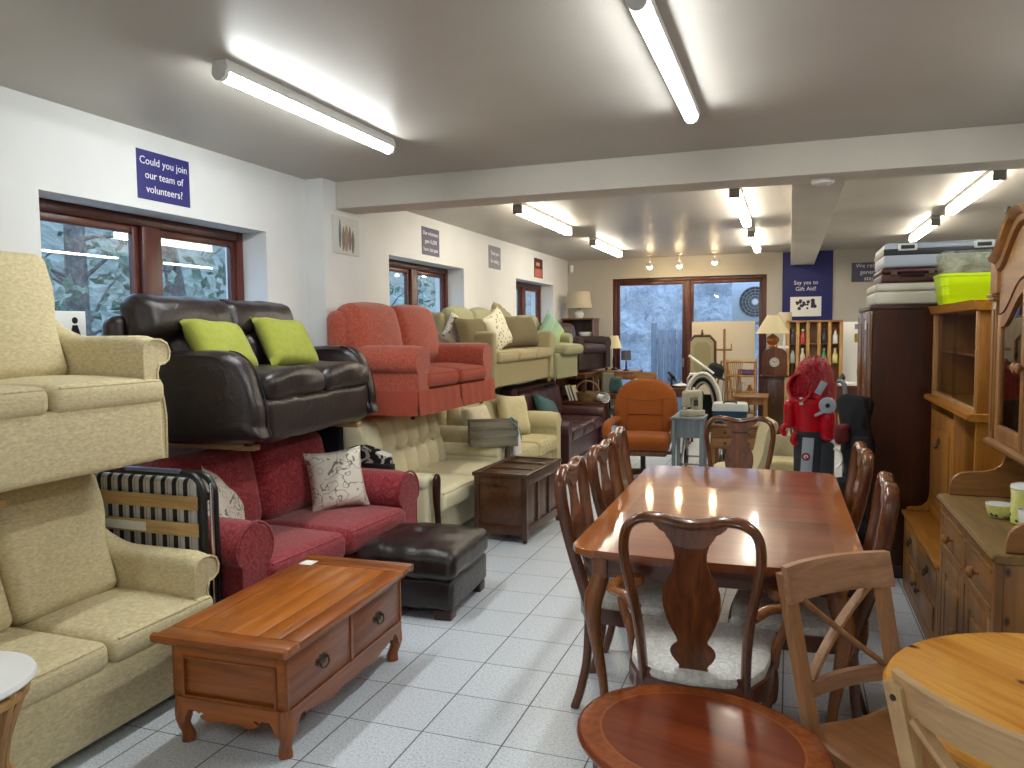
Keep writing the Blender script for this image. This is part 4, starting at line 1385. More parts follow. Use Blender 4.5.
# ---- Queen Anne chairs
def seatmat():
    n = NT('silver_brocade_seat')
    v = n.coord()
    a = n.noise(v, 16, 3, 2.5, .5)
    c = n.ramp(a, [(.4, (.74, .72, .67)), (.5, (.56, .54, .50)), (.58, (.80, .78, .74))])
    n.l(c, n.b.inputs['Base Color'])
    n.set(Roughness=.5, Sheen__Weight=.4)
    n.bump(n.noise(v, 300, 2), .2, .003)
    return n.m
M_['brocade'] = seatmat()
def lean(z): return .205 + .115 * max(0, (z - .44)) / .55 + .02 * sin(max(0, z - .44) * 5.5)
def queen_anne(name, label, loc, rz, arms=False, group='mahogany vase-back dining chairs'):
    t = thing(name, label, 'chair', loc, rz, group)
    k = 1.0
    # posts and shaped crest in one continuous hoop
    half = [(.160 * k, .43), (.163 * k, .55), (.172 * k, .66), (.192 * k, .78), (.206 * k, .88), (.196 * k, .95), (.158 * k, .987), (.10 * k, .994), (.05 * k, .984), (0, .978)]
    full = [(-x, z) for x, z in half] + [(x, z) for x, z in half[-2::-1]]
    P = spline(full, 5)
    L = len(P)
    mb = MB()
    rad = []
    for p in P:
        wz = max(0, (p.y - .93) / .06)
        rad.append((.0165 + .0, .0125))
    mb.tube([(p.x, lean(p.y), p.y) for p in P], [(.016, .0265) if p.y < .95 else (.016, .026) for p in P], 12, up=(0, 1, 0))
    cr = spline([(-.115 * k, .994), (-.06 * k, .988), (0, .978), (.06 * k, .988), (.115 * k, .994), (.10 * k, .965), (.07 * k, .945), (.055 * k, .915), (0, .905), (-.055 * k, .915), (-.07 * k, .945), (-.10 * k, .965)], 4, True)
    mb.prism([(p.x, p.y) for p in cr], lambda u, v, d: (u, lean(v) - .013 + d, v), 0, .024, .004)
    mb.build('back_frame', m('mahz'), t)
    hw = [(.062, .93), (.052, .90), (.048, .87), (.056, .83), (.076, .79), (.088, .75), (.086, .70), (.072, .65), (.054, .61), (.044, .585), (.055, .575), (.068, .56), (.070, .54), (.056, .515), (.042, .50), (.048, .485), (.066, .465), (.068, .44)]
    R = spline([(x * k, z) for x, z in hw], 3)
    poly = [(p.x, p.y) for p in R] + [(-p.x, p.y) for p in R[::-1]]
    MB().prism(poly, lambda u, v, d: (u, lean(v) - .006 + d, v), 0, .012, .002).build('splat', m('mahz'), t)
    # seat
    ws, wf, d = .185 * k, .245 * k, .215
    seat = [(-wf, -d - .01), (wf, -d - .01), (ws, d), (-ws, d)]
    fr = MB()
    so = spline([(-wf + .02, -d - .015), (0, -d - .03), (wf - .02, -d - .015), (wf, -d + .02), (ws, d), (-ws, d), (-wf, -d + .02)], 4, True)
    so = [(p.x, p.y) for p in so]
    fr.prism(so, XY(.385), 0, .06, .004)
    fr.box(-ws + .01, ws - .01, d - .02, d + .012, .385, .475, .004)
    fr.build('seat_rail', m('mahseat'), t)
    rings = []
    for sc, z in ((.955, .4455), (.965, .46), (.955, .474), (.90, .485), (.7, .492), (.4, .4955), (.08, .497)):
        rings.append([(x * sc, (y + .005) * sc - .005, z) for x, y in so])
    MB().loft(rings).build('seat', m('brocade'), t)
    for sx in (-1, 1):
        mb = MB()
        cabriole(mb, sx * (wf - .035), -d + .022, sx * .7, -.7, .40, .85)
        mb.build('leg', m('mahz'), t)
        pts = spline([(sx * .160 * k, .207, .44), (sx * .160 * k, .208, .34), (sx * .163 * k, .216, .2), (sx * .170 * k, .24, .08), (sx * .176 * k, .265, .0)], 5)
        MB().tube(pts, [.0185] * len(pts), 10, up=(1, 0, 0), power=.6).build('leg', m('mahz'), t)
    if arms:
        for sx in (-1, 1):
            a = MB()
            pts = spline([(sx * .178, lean(.68) - .01, .685), (sx * .225, .18, .69), (sx * .285, .09, .672), (sx * .305, -.01, .66), (sx * .285, -.09, .664), (sx * .255, -.115, .655)], 6)
            a.tube(pts, [(.022, .014)] * (len(pts) - 6) + [(.026, .016)] * 6, 12, up=(0, 0, 1))
            a.lathe([(.0, -.02), (.03, -.018), (.036, 0), (.03, .018), (0, .02)], (sx * .25, -.115, .648), 16)
            pts = spline([(sx * .24, -.03, .42), (sx * .25, -.02, .5), (sx * .285, -.05, .58), (sx * .285, -.07, .65)], 6)
            a.tube(pts, .0165, 10)
            a.build('arm', m('leg_wood'), t)
    return t
queen_anne('dining_chair', 'mahogany carver with arms at the near end of the dining table', (-.275, 2.68, 0), pi, True)
# the table runs along y: chairs on its left side look to the right (+x)
ch = queen_anne('dining_chair', 'vase-back chair on the left table side nearest the viewer', (-.565, 3.225, 0), R90 + RAD(2))
dup(ch, (-.565, 3.80, 0), R90 - RAD(1), 'vase-back chair in the middle of the left table side')
dup(ch, (-.60, 4.36, 0), R90 + RAD(3), 'vase-back chair on the left table side next to the orange swivel chair')
dup(ch, (.035, 3.20, 0), -R90 - RAD(2), 'vase-back chair on the right table side beside the oak dresser base')
dup(ch, (.02, 4.03, 0), -R90 + RAD(2), 'vase-back chair on the right table side before the dark wardrobe')
dup(ch, (-.295, 4.86, 0), 0, 'vase-back chair facing the viewer at the far table end')

# ---- oval mahogany table in front
t = thing('oval_table', 'low oval mahogany table with a banded rim in the foreground', 'coffee table', (-.21, 2.02, 0), RAD(-23))
def ovalmat():
    n = NT('oval_mahogany_top')
    v = n.coord((.09, 1, 1))
    a = n.noise(v, 8, 6, .8, .6)
    c1 = n.ramp(a, [(.28, srgb(92, 34, 12)), (.5, srgb(122, 50, 20)), (.72, srgb(146, 66, 28))])
    sep = n.n('SeparateXYZ')
    n.l(n.coord(), sep.inputs[0])
    rx = n.math('DIVIDE', sep.outputs[0], .34)
    ry = n.math('DIVIDE', sep.outputs[1], .288)
    r2 = n.math('ADD', n.math('MULTIPLY', rx, rx), n.math('MULTIPLY', ry, ry))
    r = n.math('SQRT', r2)
    f = n.noise(n.coord(), 40, 4, .5)
    c2 = n.ramp(f, [(.3, srgb(128, 58, 20)), (.7, srgb(156, 80, 30))])
    k = n.ramp(r, [(.795, (0, 0, 0)), (.80, (1, 1, 1)), (.96, (1, 1, 1)), (.965, (0, 0, 0))])
    line = n.ramp(r, [(.785, (0, 0, 0)), (.79, (1, 1, 1)), (.80, (1, 1, 1)), (.805, (0, 0, 0))])
    col = n.mix(k, c1, c2)
    col = n.mix(line, col, srgb(160, 88, 38))
    n.l(col, n.b.inputs['Base Color'])
    n.set(Roughness=.22, Coat__Weight=.3, Coat__Roughness=.12)
    return n.m
ax_, ay_ = .34, .288
MB().lathe([(.92, .462), (.955, .468), (.985, .474), (1.0, .482), (.995, .492), (.975, .498), (.9, .5), (.5, .5), (.02, .5)], seg=72, sx=ax_, sy=ay_).build('top', ovalmat(), t)
MB().lathe([(.80, .39), (.86, .392), (.86, .4615), (.80, .4615)], seg=48, sx=ax_, sy=ay_).build('apron', m('mahseat'), t)
for a in (45, 135, 225, 315):
    x, y = .86 * ax_ * cos(RAD(a)) * .93, .86 * ay_ * sin(RAD(a)) * .93
    mb = MB().box(x - .02, x + .02, y - .02, y + .02, .385, .46, .003)
    cabriole(mb, x, y, cos(RAD(a)), sin(RAD(a)), .40, .72)
    mb.build('leg', m('mahz'), t)

# ---- round pine table
M_['pinetop'] = wood('varnished_pine_planks', srgb(198, 118, 30), srgb(236, 176, 78), 'x', .24, 6, .3, .45, .02, knots=6, plank=.085, pax=1)
M_['pineleg'] = wood('varnished_pine', srgb(168, 118, 62), srgb(214, 166, 104), 'z', .4, 8, .1, .25, .03)
t = thing('round_table', 'round varnished pine table with dark knots at the lower right', 'table', (.665, 1.945, 0), RAD(-52))
MB().lathe([(.40, .712), (.43, .714), (.445, .722), (.447, .732), (.440, .742), (.42, .745), (.2, .745), (.01, .745)], seg=72).build('top', m('pinetop'), t)
ap = MB()
ap.lathe([(.335, .63), (.35, .63), (.35, .711), (.335, .711)], seg=40)
ap.build('apron', m('pineleg'), t)
for a in (0, 90, 180, 270):
    x, y = .315 * cos(RAD(a)), .315 * sin(RAD(a))
    MB().lathe([(.032, .711), (.032, .62), (.024, .6), (.03, .57), (.022, .54), (.028, .4), (.03, .3), (.022, .12), (.027, .1), (.018, .06), (.022, .03), (.016, 0)], (x, y, 0), 16).build('leg', m('pineleg'), t)

# ---- cross-back chairs
M_['xwood'] = wood('limed_brown_wood', srgb(136, 90, 54), srgb(188, 136, 90), 'z', .42, 8, .1, .3, .04)
M_['xwood_x'] = wood('limed_brown_wood_rail', srgb(142, 98, 68), srgb(196, 148, 110), 'x', .42, 8, .1, .3, .04)
M_['xseat'] = wood('brown_plank_seat', srgb(132, 84, 46), srgb(184, 128, 78), 'y', .36, 7, .1, .3, .03, plank=.07, pax=0)
M_['xpale'] = wood('pale_beech', srgb(172, 132, 86), srgb(208, 170, 122), 'z', .42, 8, .1, .25, .03)
M_['xpale_x'] = wood('pale_beech_rail', srgb(172, 132, 86), srgb(206, 168, 120), 'x', .42, 8, .1, .25, .03)
def cross_back(label, loc, rz, mats, H=.96, wt=.185, rail=.085, bow=.035, ears=False):
    mu, mx, ms = mats
    t = thing('cross_back_chair', label, 'chair', loc, rz)
    def yb(z): return .185 + .13 * max(0, z - .42) / .54
    wb = .165
    def xw(z): return wb + (wt - wb) * max(0, z - .42) / (H - .42)
    for sx in (-1, 1):
        MB().loft([[(sx * xw(z) + a * .0185, (yb(z) if z >= .42 else .185 + (.42 - z) * .13) + b * .016, z) for a, b in ((-1, -1), (1, -1), (1, 1), (-1, 1))] for z in (0, .2, .40, .44, .6, .78, H - rail * (.25 if not ears else -.1))]).build('back_post', m(mu), t)
    def curved(z0, z1, half, th, yoff=-.004, bw=bow):
        n = 14
        rings = []
        for k in range(n + 1):
            u = -1 + 2 * k / n
            x = u * half
            off = yoff + bw * (1 - u * u)
            rings.append([(x, yb(z0) - th / 2 + off, z0), (x, yb(z0) + th / 2 + off, z0), (x, yb(z1) + th / 2 + off, z1), (x, yb(z1) - th / 2 + off, z1)])
        b_ = MB().loft(rings)
        bmesh.ops.bevel(b_.bm, geom=b_.bm.edges[:], offset=.003, segments=1, affect='EDGES', clamp_overlap=True) if False else None
        return b_
    curved(H - rail, H, xw(H) + .017, .022, -.022).build('top_rail', m(mx), t)
    for sx in (-1, 1):
        MB().lathe([(.0, .002), (.006, .002), (.007, 0)], M=Matrix.Translation((sx * xw(H - .04), yb(H - .04) + .016, H - .045)) @ Matrix.Rotation(-pi / 2, 4, 'X'), seg=12).build('dark_plug', m('darkwood'), t)
    curved(.535, .575, xw(.55) - .014, .02, -.002, bow * .6).build('lower_rail', m(mx), t)
    for sx in (-1, 1):
        pts = []
        for k in range(11):
            q = k / 10
            z = .573 + (H - rail - .570) * q
            x = sx * (-xw(.57) + .03 + (xw(.57) + xw(H) - .075) * q)
            u = x / xw(z)
            pts.append((x, yb(z) + bow * .7 * (1 - u * u) - .006 + sx * .006, z))
        MB().tube(pts, [(.0075, .0165)] * 11, 8, up=(0, 1, 0), power=.5).build('cross_slat', m(mu), t)
    sp = spline([(-.2, -.2), (0, -.215), (.2, -.2), (.215, -.16), (.19, .17), (.0, .185), (-.19, .17), (-.215, -.16)], 5, True)
    sp = [(p.x, p.y) for p in sp]
    MB().prism(sp, XY(.432), 0, .026, .006, 2).build('seat', m(ms), t)
    r = MB()
    r.box(-.17, .17, -.175, -.157, .385, .432).box(-.15, .15, .15, .168, .385, .432).box(-.18, -.163, -.157, .15, .385, .432).box(.163, .18, -.157, .15, .385, .432)
    r.build('seat_rail', m(mx), t)
    for sx in (-1, 1):
        MB().loft([[(sx * (.178 + (.43 - z) * .03) + a * q, -.172 - (.43 - z) * .03 + b * q, z) for a, b in ((-1, -1), (1, -1), (1, 1), (-1, 1))] for z, q in ((.432, .019), (.3, .018), (0, .013))]).build('leg', m(mu), t)
        MB().cyl((sx * .186, -.18, .2), (sx * .168, .20, .2), .009, seg=8).build('stretcher', m(mu), t)
    MB().cyl((-.178, 0, .2), (.178, 0, .2), .009, seg=8).build('stretcher', m(mu), t)
    return t
# this one faces right and towards the viewer; its plank seat runs under the round table
ang = RAD(42)
cross_back('brown cross-back chair with plank seat between dining table and round pine table', (.325, 2.21, 0), ang, ('xwood', 'xwood_x', 'xseat'), .895, .18, .10)
t = cross_back('pale cross-back chair tucked under the near side of the round pine table', (.55, 1.72, 0), RAD(136), ('xpale', 'xpale_x', 'xpale_x'), .89, .195, .075, .05)

# ---- white-topped wicker table at the lower left corner
t = thing('wicker_table', 'small round wicker table with a white top at the lower left corner', 'side table', (-2.105, 1.375, 0))
MB().lathe([(.0, .628), (.19, .628), (.205, .632), (.212, .64), (.208, .65), (.19, .654), (.15, .652), (.145, .654), (.0, .654)], seg=48).build('top', plain('white_painted_top', (.86, .86, .85), .5), t)
M_['cane'] = wood('cane', srgb(140, 96, 50), srgb(196, 150, 92), 'z', .5, 9)
for k in range(22):
    a = 2 * pi * k / 22
    b = a + (.55 if k % 2 else -.55)
    pts = spline([(.185 * cos(a), .185 * sin(a), .627), (.12 * cos((a + b) / 2), .12 * sin((a + b) / 2), .36), (.185 * cos(b), .185 * sin(b), .012)], 6)
    MB().tube(pts, .012, 7).build('cane', m('cane'), t)
for z, r in ((.60, .182), (.36, .135), (.02, .188)):
    MB().tube([(r * cos(2 * pi * k / 32), r * sin(2 * pi * k / 32), z) for k in range(32)], .013, 7, closed=True).build('cane_ring', m('cane'), t)
# ------------------------------------------------------------------ dressers and wardrobe on the right
M_['oak'] = wood('golden_oak', srgb(122, 72, 16), srgb(180, 118, 38), 'z', .38, 7, .1, .3, .04)
M_['oak_y'] = wood('golden_oak_board', srgb(130, 76, 16), srgb(190, 126, 42), 'y', .34, 7, .1, .3, .04)
M_['oak_edge'] = wood('pale_oak_edge', srgb(150, 104, 56), srgb(190, 144, 90), 'z', .4, 7, 0, .2, .03)
M_['pine'] = wood('waxed_pine', srgb(116, 74, 34), srgb(168, 116, 60), 'z', .42, 7, .1, .35, .04, knots=8, kplane='xz')
M_['pine_y'] = wood('waxed_pine_board', srgb(118, 78, 38), srgb(172, 122, 68), 'y', .40, 7, .1, .3, .04)
M_['pine_top'] = wood('worn_pine_worktop', srgb(104, 78, 42), srgb(146, 114, 66), 'y', .45, 7, .05, .3, .04)
M_['pine_x'] = wood('waxed_pine_end', srgb(118, 76, 36), srgb(168, 118, 64), 'x', .42, 7, .1, .3, .04)
M_['inside'] = wood('dark_cabinet_inside', srgb(70, 46, 24), srgb(110, 76, 42), 'z', .6, 7)
M_['cabglass'] = glass('cabinet_glass', (.9, .91, .9), 1.22, .02)
M_['wardrobe'] = wood('dark_mahogany_wardrobe', srgb(44, 18, 8), srgb(76, 34, 14), 'z', .30, 6, .1, .3, .03)
M_['wardrobe_f'] = wood('lit_brown_wardrobe_door', srgb(84, 52, 28), srgb(128, 86, 52), 'z', .22, 6, .3, .3, .03)  # door wood lightened for the window light its front reflects

def bow_front(pts, n=4): return [(p.x, p.y) for p in spline(pts, n)]

# oak dresser: local origin on the floor at the middle of its back; front looks to -x
ox, oy = 1.12, 4.56
t = thing('oak_dresser', 'golden oak dresser with glazed top holding a lime tub', 'dresser', (ox, oy, 0))
L = .58
c = MB()
c.box(-.434, 0, -L, L, .05, .07, .002).box(-.434, 0, -L, -L + .02, .0, .45, .002).box(-.434, 0, L - .02, L, .0, .45, .002).box(-.02, 0, -L + .02, L - .02, .07, .45)
c.box(-.44, -.02, -.01, .01, .07, .45)
c.build('base_carcass', m('oak'), t)
pl = [(-.46, -.45), (-.445, -.45)]
MB().box(-.468, 0, -L - .012, L + .012, .45, .475, .007).build('base_top', m('oak_y'), t)
fr = MB()
for z0, z1 in ((.0, .075), (.27, .295), (.425, .45)): fr.box(-.452, -.435, -L, L, z0, z1, .002)
for y0, y1 in ((-L, -L + .05), (-.025, .025), (L - .05, L)): fr.box(-.453, -.436, y0, y1, .06, .45, .002)
fr.build('face_frame', m('oak'), t)
for (a, b) in ((-L + .052, -.027), (.027, L - .052)):
    d = MB().box(-.456, -.44, a, b, .30, .42, .005).build('drawer', m('oak_y'), t)
    h = MB()
    ym = (a + b) / 2
    h.box(-.459, -.456, ym - .03, ym + .03, .345, .375, .003).tube(spline([(-.462, ym - .022, .36), (-.474, ym - .018, .335), (-.475, ym + .018, .335), (-.462, ym + .022, .36)], 4), .004, 6)
    h.build('drawer_pull', m('brass'), d)
    d = MB().box(-.452, -.436, a, b, .08, .268, .003).box(-.459, -.452, a + .05, b - .05, .115, .235, .006).build('cupboard_door', m('oak'), t)
    yk = b - .03 if a < 0 else a + .03
    MB().lathe([(.006, 0), (.006, .012), (.014, .02), (.012, .03), (0, .032)], M=Matrix.Translation((-.452, yk, .18)) @ Matrix.Rotation(-pi / 2, 4, 'Y'), seg=12).build('knob', m('brass'), d)
# shaped end panels of the middle stage
endp = bow_front([(-.445, .475), (-.44, .492), (-.42, .497), (-.37, .50), (-.335, .53), (-.322, .60), (-.322, .8)], 4) + [(-.322, 1.14), (0, 1.14), (0, .475)]
for s_ in (-1, 1):
    MB().prism(endp, XZ(s_ * (L - .01) - .01), 0, .02, .003).build('end_panel', m('oak'), t)
MB().box(-.015, 0, -L + .02, L - .02, .475, 1.14).build('back_panel', m('oak'), t)
MB().box(-.322, -.015, -.10, -.08, .475, 1.14, .002).build('divider', m('oak'), t)
MB().box(-.322, -.015, -.08, L - .02, .475, .54, .002).build('plinth', m('oak'), t)
MB().box(-.30, -.015, -L + .02, -.10, .70, .715, .002).build('niche_shelf', m('oak_y'), t)
d = MB().box(-.325, -.305, -.075, L - .025, .55, 1.09, .003).box(-.333, -.325, -.02, L - .08, .60, 1.0, .007).build('fall_door', m('oak'), t)
h = MB().box(-.337, -.333, .22, .27, .93, .955, .003).tube(spline([(-.338, .225, .94), (-.35, .228, .905), (-.35, .262, .905), (-.338, .265, .94)], 4), .0045, 6)
h.build('drop_handle', m('brass'), d)
MB().prism([(-.345, 1.14), (-.362, 1.15), (-.362, 1.172), (-.35, 1.178), (0, 1.178), (0, 1.14)], XZ(0), -L - .012, L + .012, .003).build('ledge', m('oak_y'), t)
u = MB()
for s_ in (-1, 1): u.box(-.322, 0, s_ * (L - .01) - .01, s_ * (L - .01) + .01, 1.178, 1.642, .002)
u.box(-.015, 0, -L + .02, L - .02, 1.178, 1.642)
u.build('display_case', m('oak'), t)
MB().box(-.28, -.016, -L + .021, L - .021, 1.425, 1.437, .002).build('display_shelf', m('oak_y'), t)
for (a, b, dx) in ((-L + .022, .01, 0), (-.01, L - .022, .012)):
    d = MB()
    x0 = -.318 + dx
    MB().box(x0, x0 + .004, a, b, 1.182, 1.640).build('sliding_pane', m('cabglass'), t)
f = MB()
f.box(-.327, -.300, -L + .02, L - .02, 1.178, 1.20, .002).box(-.327, -.300, L - .05, L - .019, 1.20, 1.642, .002).box(-.327, -.300, -L + .019, -L + .035, 1.20, 1.642, .002)
f.build('display_frame', m('oak_edge'), t)
MB().prism([(-.325, 1.642), (-.338, 1.648), (-.345, 1.68), (-.352, 1.69), (0, 1.69), (0, 1.642)], XZ(0), -L - .015, L + .015, .002).build('cornice', m('oak_y'), t)

# pine dresser
px_, py_ = 1.07, 3.215
t = thing('pine_dresser', 'waxed pine dresser with arched glazed top and yellow pottery on its worktop', 'dresser', (px_, py_, 0))
L = .468
c = MB()
c.box(-.4295, 0, -L, -L + .02, 0, .83, .002).box(-.4295, 0, L - .02, L, 0, .83, .002).box(-.015, 0, -L + .02, L - .02, .05, .83).box(-.43, -.015, -L + .02, L - .02, .05, .07)
c.build('base_carcass', m('pine'), t)
w = [(-.462, .836), (-.468, .845), (-.462, .858), (-.45, .862), (0, .862), (0, .83), (-.45, .83)]
MB().prism(w, XZ(0), -L - .014, L + .014, .004).build('worktop', m('pine_top'), t)
f = MB()
f.box(-.452, -.43, -L, -L + .045, 0, .83, .002).box(-.452, -.43, L - .045, L, 0, .83, .002).box(-.452, -.43, -.022, .022, .06, .83, .002)
for z0, z1 in ((0, .07), (.625, .655), (.80, .83)): f.box(-.451, -.43, -L + .045, L - .045, z0, z1, .002)
f.build('face_frame', m('pine'), t)
for (a, b) in ((-L + .047, -.024), (.024, L - .047)):
    ym = (a + b) / 2
    d = MB().box(-.449, -.43, a, b, .657, .798, .003).box(-.456, -.449, a + .0, b - .0, .657, .672, .004).box(-.456, -.449, a, b, .783, .798, .004).build('drawer', m('pine_y'), t)
    MB().lathe([(.008, 0), (.008, .012), (.02, .022), (.02, .032), (.008, .04), (0, .041)], M=Matrix.Translation((-.449, ym, .727)) @ Matrix.Rotation(-pi / 2, 4, 'Y'), seg=14).build('knob', m('pine_x'), d)
    d = MB().box(-.449, -.43, a, a + .06, .072, .622, .003).box(-.449, -.43, b - .06, b, .072, .622, .003).box(-.449, -.43, a + .06, b - .06, .072, .14, .003).box(-.449, -.43, a + .06, b - .06, .555, .622, .003).box(-.442, -.434, a + .06, b - .06, .14, .555)
    d.box(-.45, -.442, a + .08, b - .08, .165, .53, .008)
    d = d.build('cupboard_door', m('pine'), t)
    yk = b - .03 if a < 0 else a + .03
    MB().lathe([(.008, 0), (.008, .012), (.02, .022), (.02, .032), (.008, .04), (0, .041)], M=Matrix.Translation((-.449, yk, .40)) @ Matrix.Rotation(-pi / 2, 4, 'Y'), seg=14).build('knob', m('pine_x'), d)
endp = bow_front([(-.425, .863), (-.424, .90), (-.405, .945), (-.36, .962), (-.30, .968), (-.25, .985), (-.228, 1.02), (-.224, 1.075)], 5) + [(0, 1.075), (0, .863)]
for s_ in (-1, 1):
    MB().prism(endp, XZ(s_ * (L - .012) - .010), 0, .02, .004).build('side_bracket', m('pine_x'), t)
MB().box(-.015, 0, -L + .022, L - .022, .863, 1.075).build('back_panel', m('pine_top'), t)
MB().prism([(-.29, 1.083), (-.302, 1.092), (-.302, 1.104), (-.285, 1.112), (0, 1.112), (0, 1.075), (-.285, 1.075)], XZ(0), -L - .008, L + .008, .003).build('hutch_shelf', m('pine_y'), t)
u = MB()
for s_ in (-1, 1): u.box(-.27, 0, s_ * (L - .012) - .012, s_ * (L - .012) + .012, 1.112, 1.70, .002)
u.box(-.015, 0, -L + .024, L - .024, 1.112, 1.80)
u.build('hutch_carcass', m('pine'), t)
MB().box(-.25, -.016, -L + .025, L - .025, 1.40, 1.415, .002).build('hutch_inner_shelf', m('pine_y'), t)
MB().box(-.25, -.016, -L + .025, L - .025, 1.60, 1.612, .002).build('hutch_inner_shelf', m('pine_y'), t)
def archz(y, base=1.70, rise=.15):
    q = min(1, abs(y) / (L - .125))
    return base + rise * (.5 + .5 * cos(pi * q ** 1.15))
N = 28
ysn = [(-L + .115) + 2 * (L - .115) * k / N for k in range(N + 1)]
# frieze with the arched opening
poly = [(y, archz(y) + .12) for y in ysn] + [(y, archz(y, 1.62, .13)) for y in ysn[::-1]]
MB().prism(poly, YZ(-.285), 0, .02, .002).build('arched_frieze', m('pine_y'), t)
rings = []
for y in ysn:
    z = archz(y) + .115
    rings.append([(-.285, y * 1.02, z - .03), (-.30, y * 1.02, z - .02), (-.305, y * 1.025, z), (-.325, y * 1.03, z + .014), (-.33, y * 1.03, z + .03), (-.31, y * 1.03, z + .034), (-.25, y * 1.03, z + .034), (-.25, y * 1.02, z - .03)])
MB().loft(rings).build('arched_cornice', m('pine_y'), t)
for s_ in (-1, 1):
    y = s_ * (L - .03)
    MB().box(-.296, -.0, s_ * (L - .058) - .055, s_ * (L - .058) + .055, 1.702, 1.875, .004).box(-.305, -.0, y - .045, y + .045, 1.688, 1.702, .004).box(-.298, -.0, y - .04, y + .04, 1.674, 1.69, .004).build('capital', m('pine_x'), t)
    MB().box(-.285, -.262, y - .032, y + .032, 1.112, 1.675, .003).box(-.29, -.285, y - .018, y + .018, 1.14, 1.64, .004).build('pilaster_strip', m('pine'), t)
MB().box(-.27, -.0, -L, L, 1.80, 1.815).build('hutch_roof', m('pine_y'), t)
for s_ in (-1, 1):
    a, b = (.004, L - .066)
    sy = lambda y: s_ * y
    f = MB()
    f.box(-.28, -.258, *sorted((sy(a), sy(a + .045))), 1.114, archz(a, 1.62, .13) - .003, .003)
    f.box(-.28, -.258, *sorted((sy(b - .045), sy(b))), 1.114, archz(b, 1.62, .13) - .003, .003)
    f.box(-.28, -.258, *sorted((sy(a + .045), sy(b - .045))), 1.114, 1.175, .003)
    ys2 = [a + .045 + (b - .09 - a) * k / 10 for k in range(11)]
    poly = [(sy(y), archz(y, 1.62, .13) - .003) for y in ys2] + [(sy(y), archz(y, 1.565, .13)) for y in ys2[::-1]]
    f.prism(poly, YZ(-.28), 0, .022, .002)
    d = f.build('glazed_door', m('pine'), t)
    poly = [(sy(y), archz(y, 1.57, .13)) for y in ys2] + [(sy(ys2[-1]), 1.172), (sy(ys2[0]), 1.172)]
    MB().prism(poly, YZ(-.271), 0, .004).build('door_glass', m('cabglass'), d)
    MB().lathe([(.007, 0), (.007, .012), (.018, .022), (.018, .03), (.007, .037), (0, .038)], M=Matrix.Translation((-.28, sy(a + .022), 1.42)) @ Matrix.Rotation(-pi / 2, 4, 'Y'), seg=14).build('knob', m('pine_x'), d)

# carved dark frame standing on the pine dresser's roof
M_['carved'] = wood('dark_carved_wood', srgb(40, 34, 28), srgb(84, 74, 62), 'x', .5, 14, 0, .3, .3)
t = thing('carved_panel', 'dark carved wooden panel with notched top on the pine dresser roof', 'carving', (.925, 3.50, 1.816))
t.scale = (.95, 1, 1.32)
pts = [(-.14, 0)]
for k in range(9):
    x = -.14 + .28 * k / 8
    pts += [(x - .012, .145), (x - .006, .165), (x + .006, .165), (x + .012, .145)]
pts += [(.14, 0)]
MB().prism(pts, XZ(0), 0, .03, .003).box(-.14, .14, -.05, .06, 0, .015, .004).build('panel', m('carved'), t)
cv = MB()
for k in range(5): cv.sphere((-.10 + .05 * k, -.002, .10), .018, 10).sphere((-.10 + .05 * k, -.002, .055), .014, 10)
cv.build('carving', m('carved'), t)

# pottery on the worktop
def pottery_mat(name, band):
    n = NT(name)
    v = n.coord()
    vo = n.n('TexVoronoi', Scale=26)
    n.l(v, vo.inputs['Vector'])
    base = n.ramp(n.noise(v, 14, 3), [(.35, srgb(196, 198, 106)), (.65, srgb(222, 218, 150))])
    k = n.ramp(vo.outputs['Distance'], [(.2, (1, 1, 1)), (.26, (0, 0, 0))])
    n.l(n.mix(k, base, srgb(60, 96, 48)), n.b.inputs['Base Color'])
    n.set(Roughness=.15)
    return n.m
M_['pot'] = pottery_mat('yellow_leaf_glaze', 0)
M_['porcelain'] = plain('white_glaze', (.78, .78, .74), .12)
t = thing('bowl', 'small yellow leaf-patterned bowl on the pine worktop', 'bowl', (.742, 3.275, .8625))
t.scale = (.8, .8, .88)
MB().lathe([(.02, .0), (.035, .001), (.048, .013), (.056, .035), (.058, .056), (.054, .056), (.051, .036), (.042, .016), (.0, .008)], seg=32).build('body', m('pot'), t)
MB().lathe([(.0535, .0565), (.0505, .036), (.0415, .0165), (.0, .0085)], seg=32).lathe([(.0535, .0555), (.0585, .0555), (.0585, .0585), (.0535, .0585)], seg=32).build('white_glaze', m('porcelain'), t, label='white inside and rim')
t = thing('storage_jar', 'tall yellow leaf-patterned jar behind the small bowl on the pine worktop', 'jar', (.81, 3.19, .8625))
MB().lathe([(.04, 0), (.052, .004), (.054, .03), (.052, .10), (.055, .125), (.05, .128), (.0, .128)], seg=32).build('body', m('pot'), t)
MB().lathe([(.05, .1285), (.056, .13), (.054, .14), (.035, .146), (.012, .148), (.012, .158), (0, .16)], seg=28).build('lid', m('porcelain'), t)
t = thing('teacup', 'white cup with yellow base at the right end of the pine worktop', 'cup', (.80, 3.10, .8625))
MB().lathe([(.02, 0), (.025, .004), (.036, .02), (.042, .05), (.043, .07), (.039, .07), (.036, .05), (.03, .02), (0, .012)], seg=28).build('body', m('porcelain'), t)
MB().tube(spline([(-.0, .04, .058), (0, .062, .055), (0, .066, .035), (0, .05, .02), (0, .036, .02)], 5), .005, 8).build('handle', m('porcelain'), t)

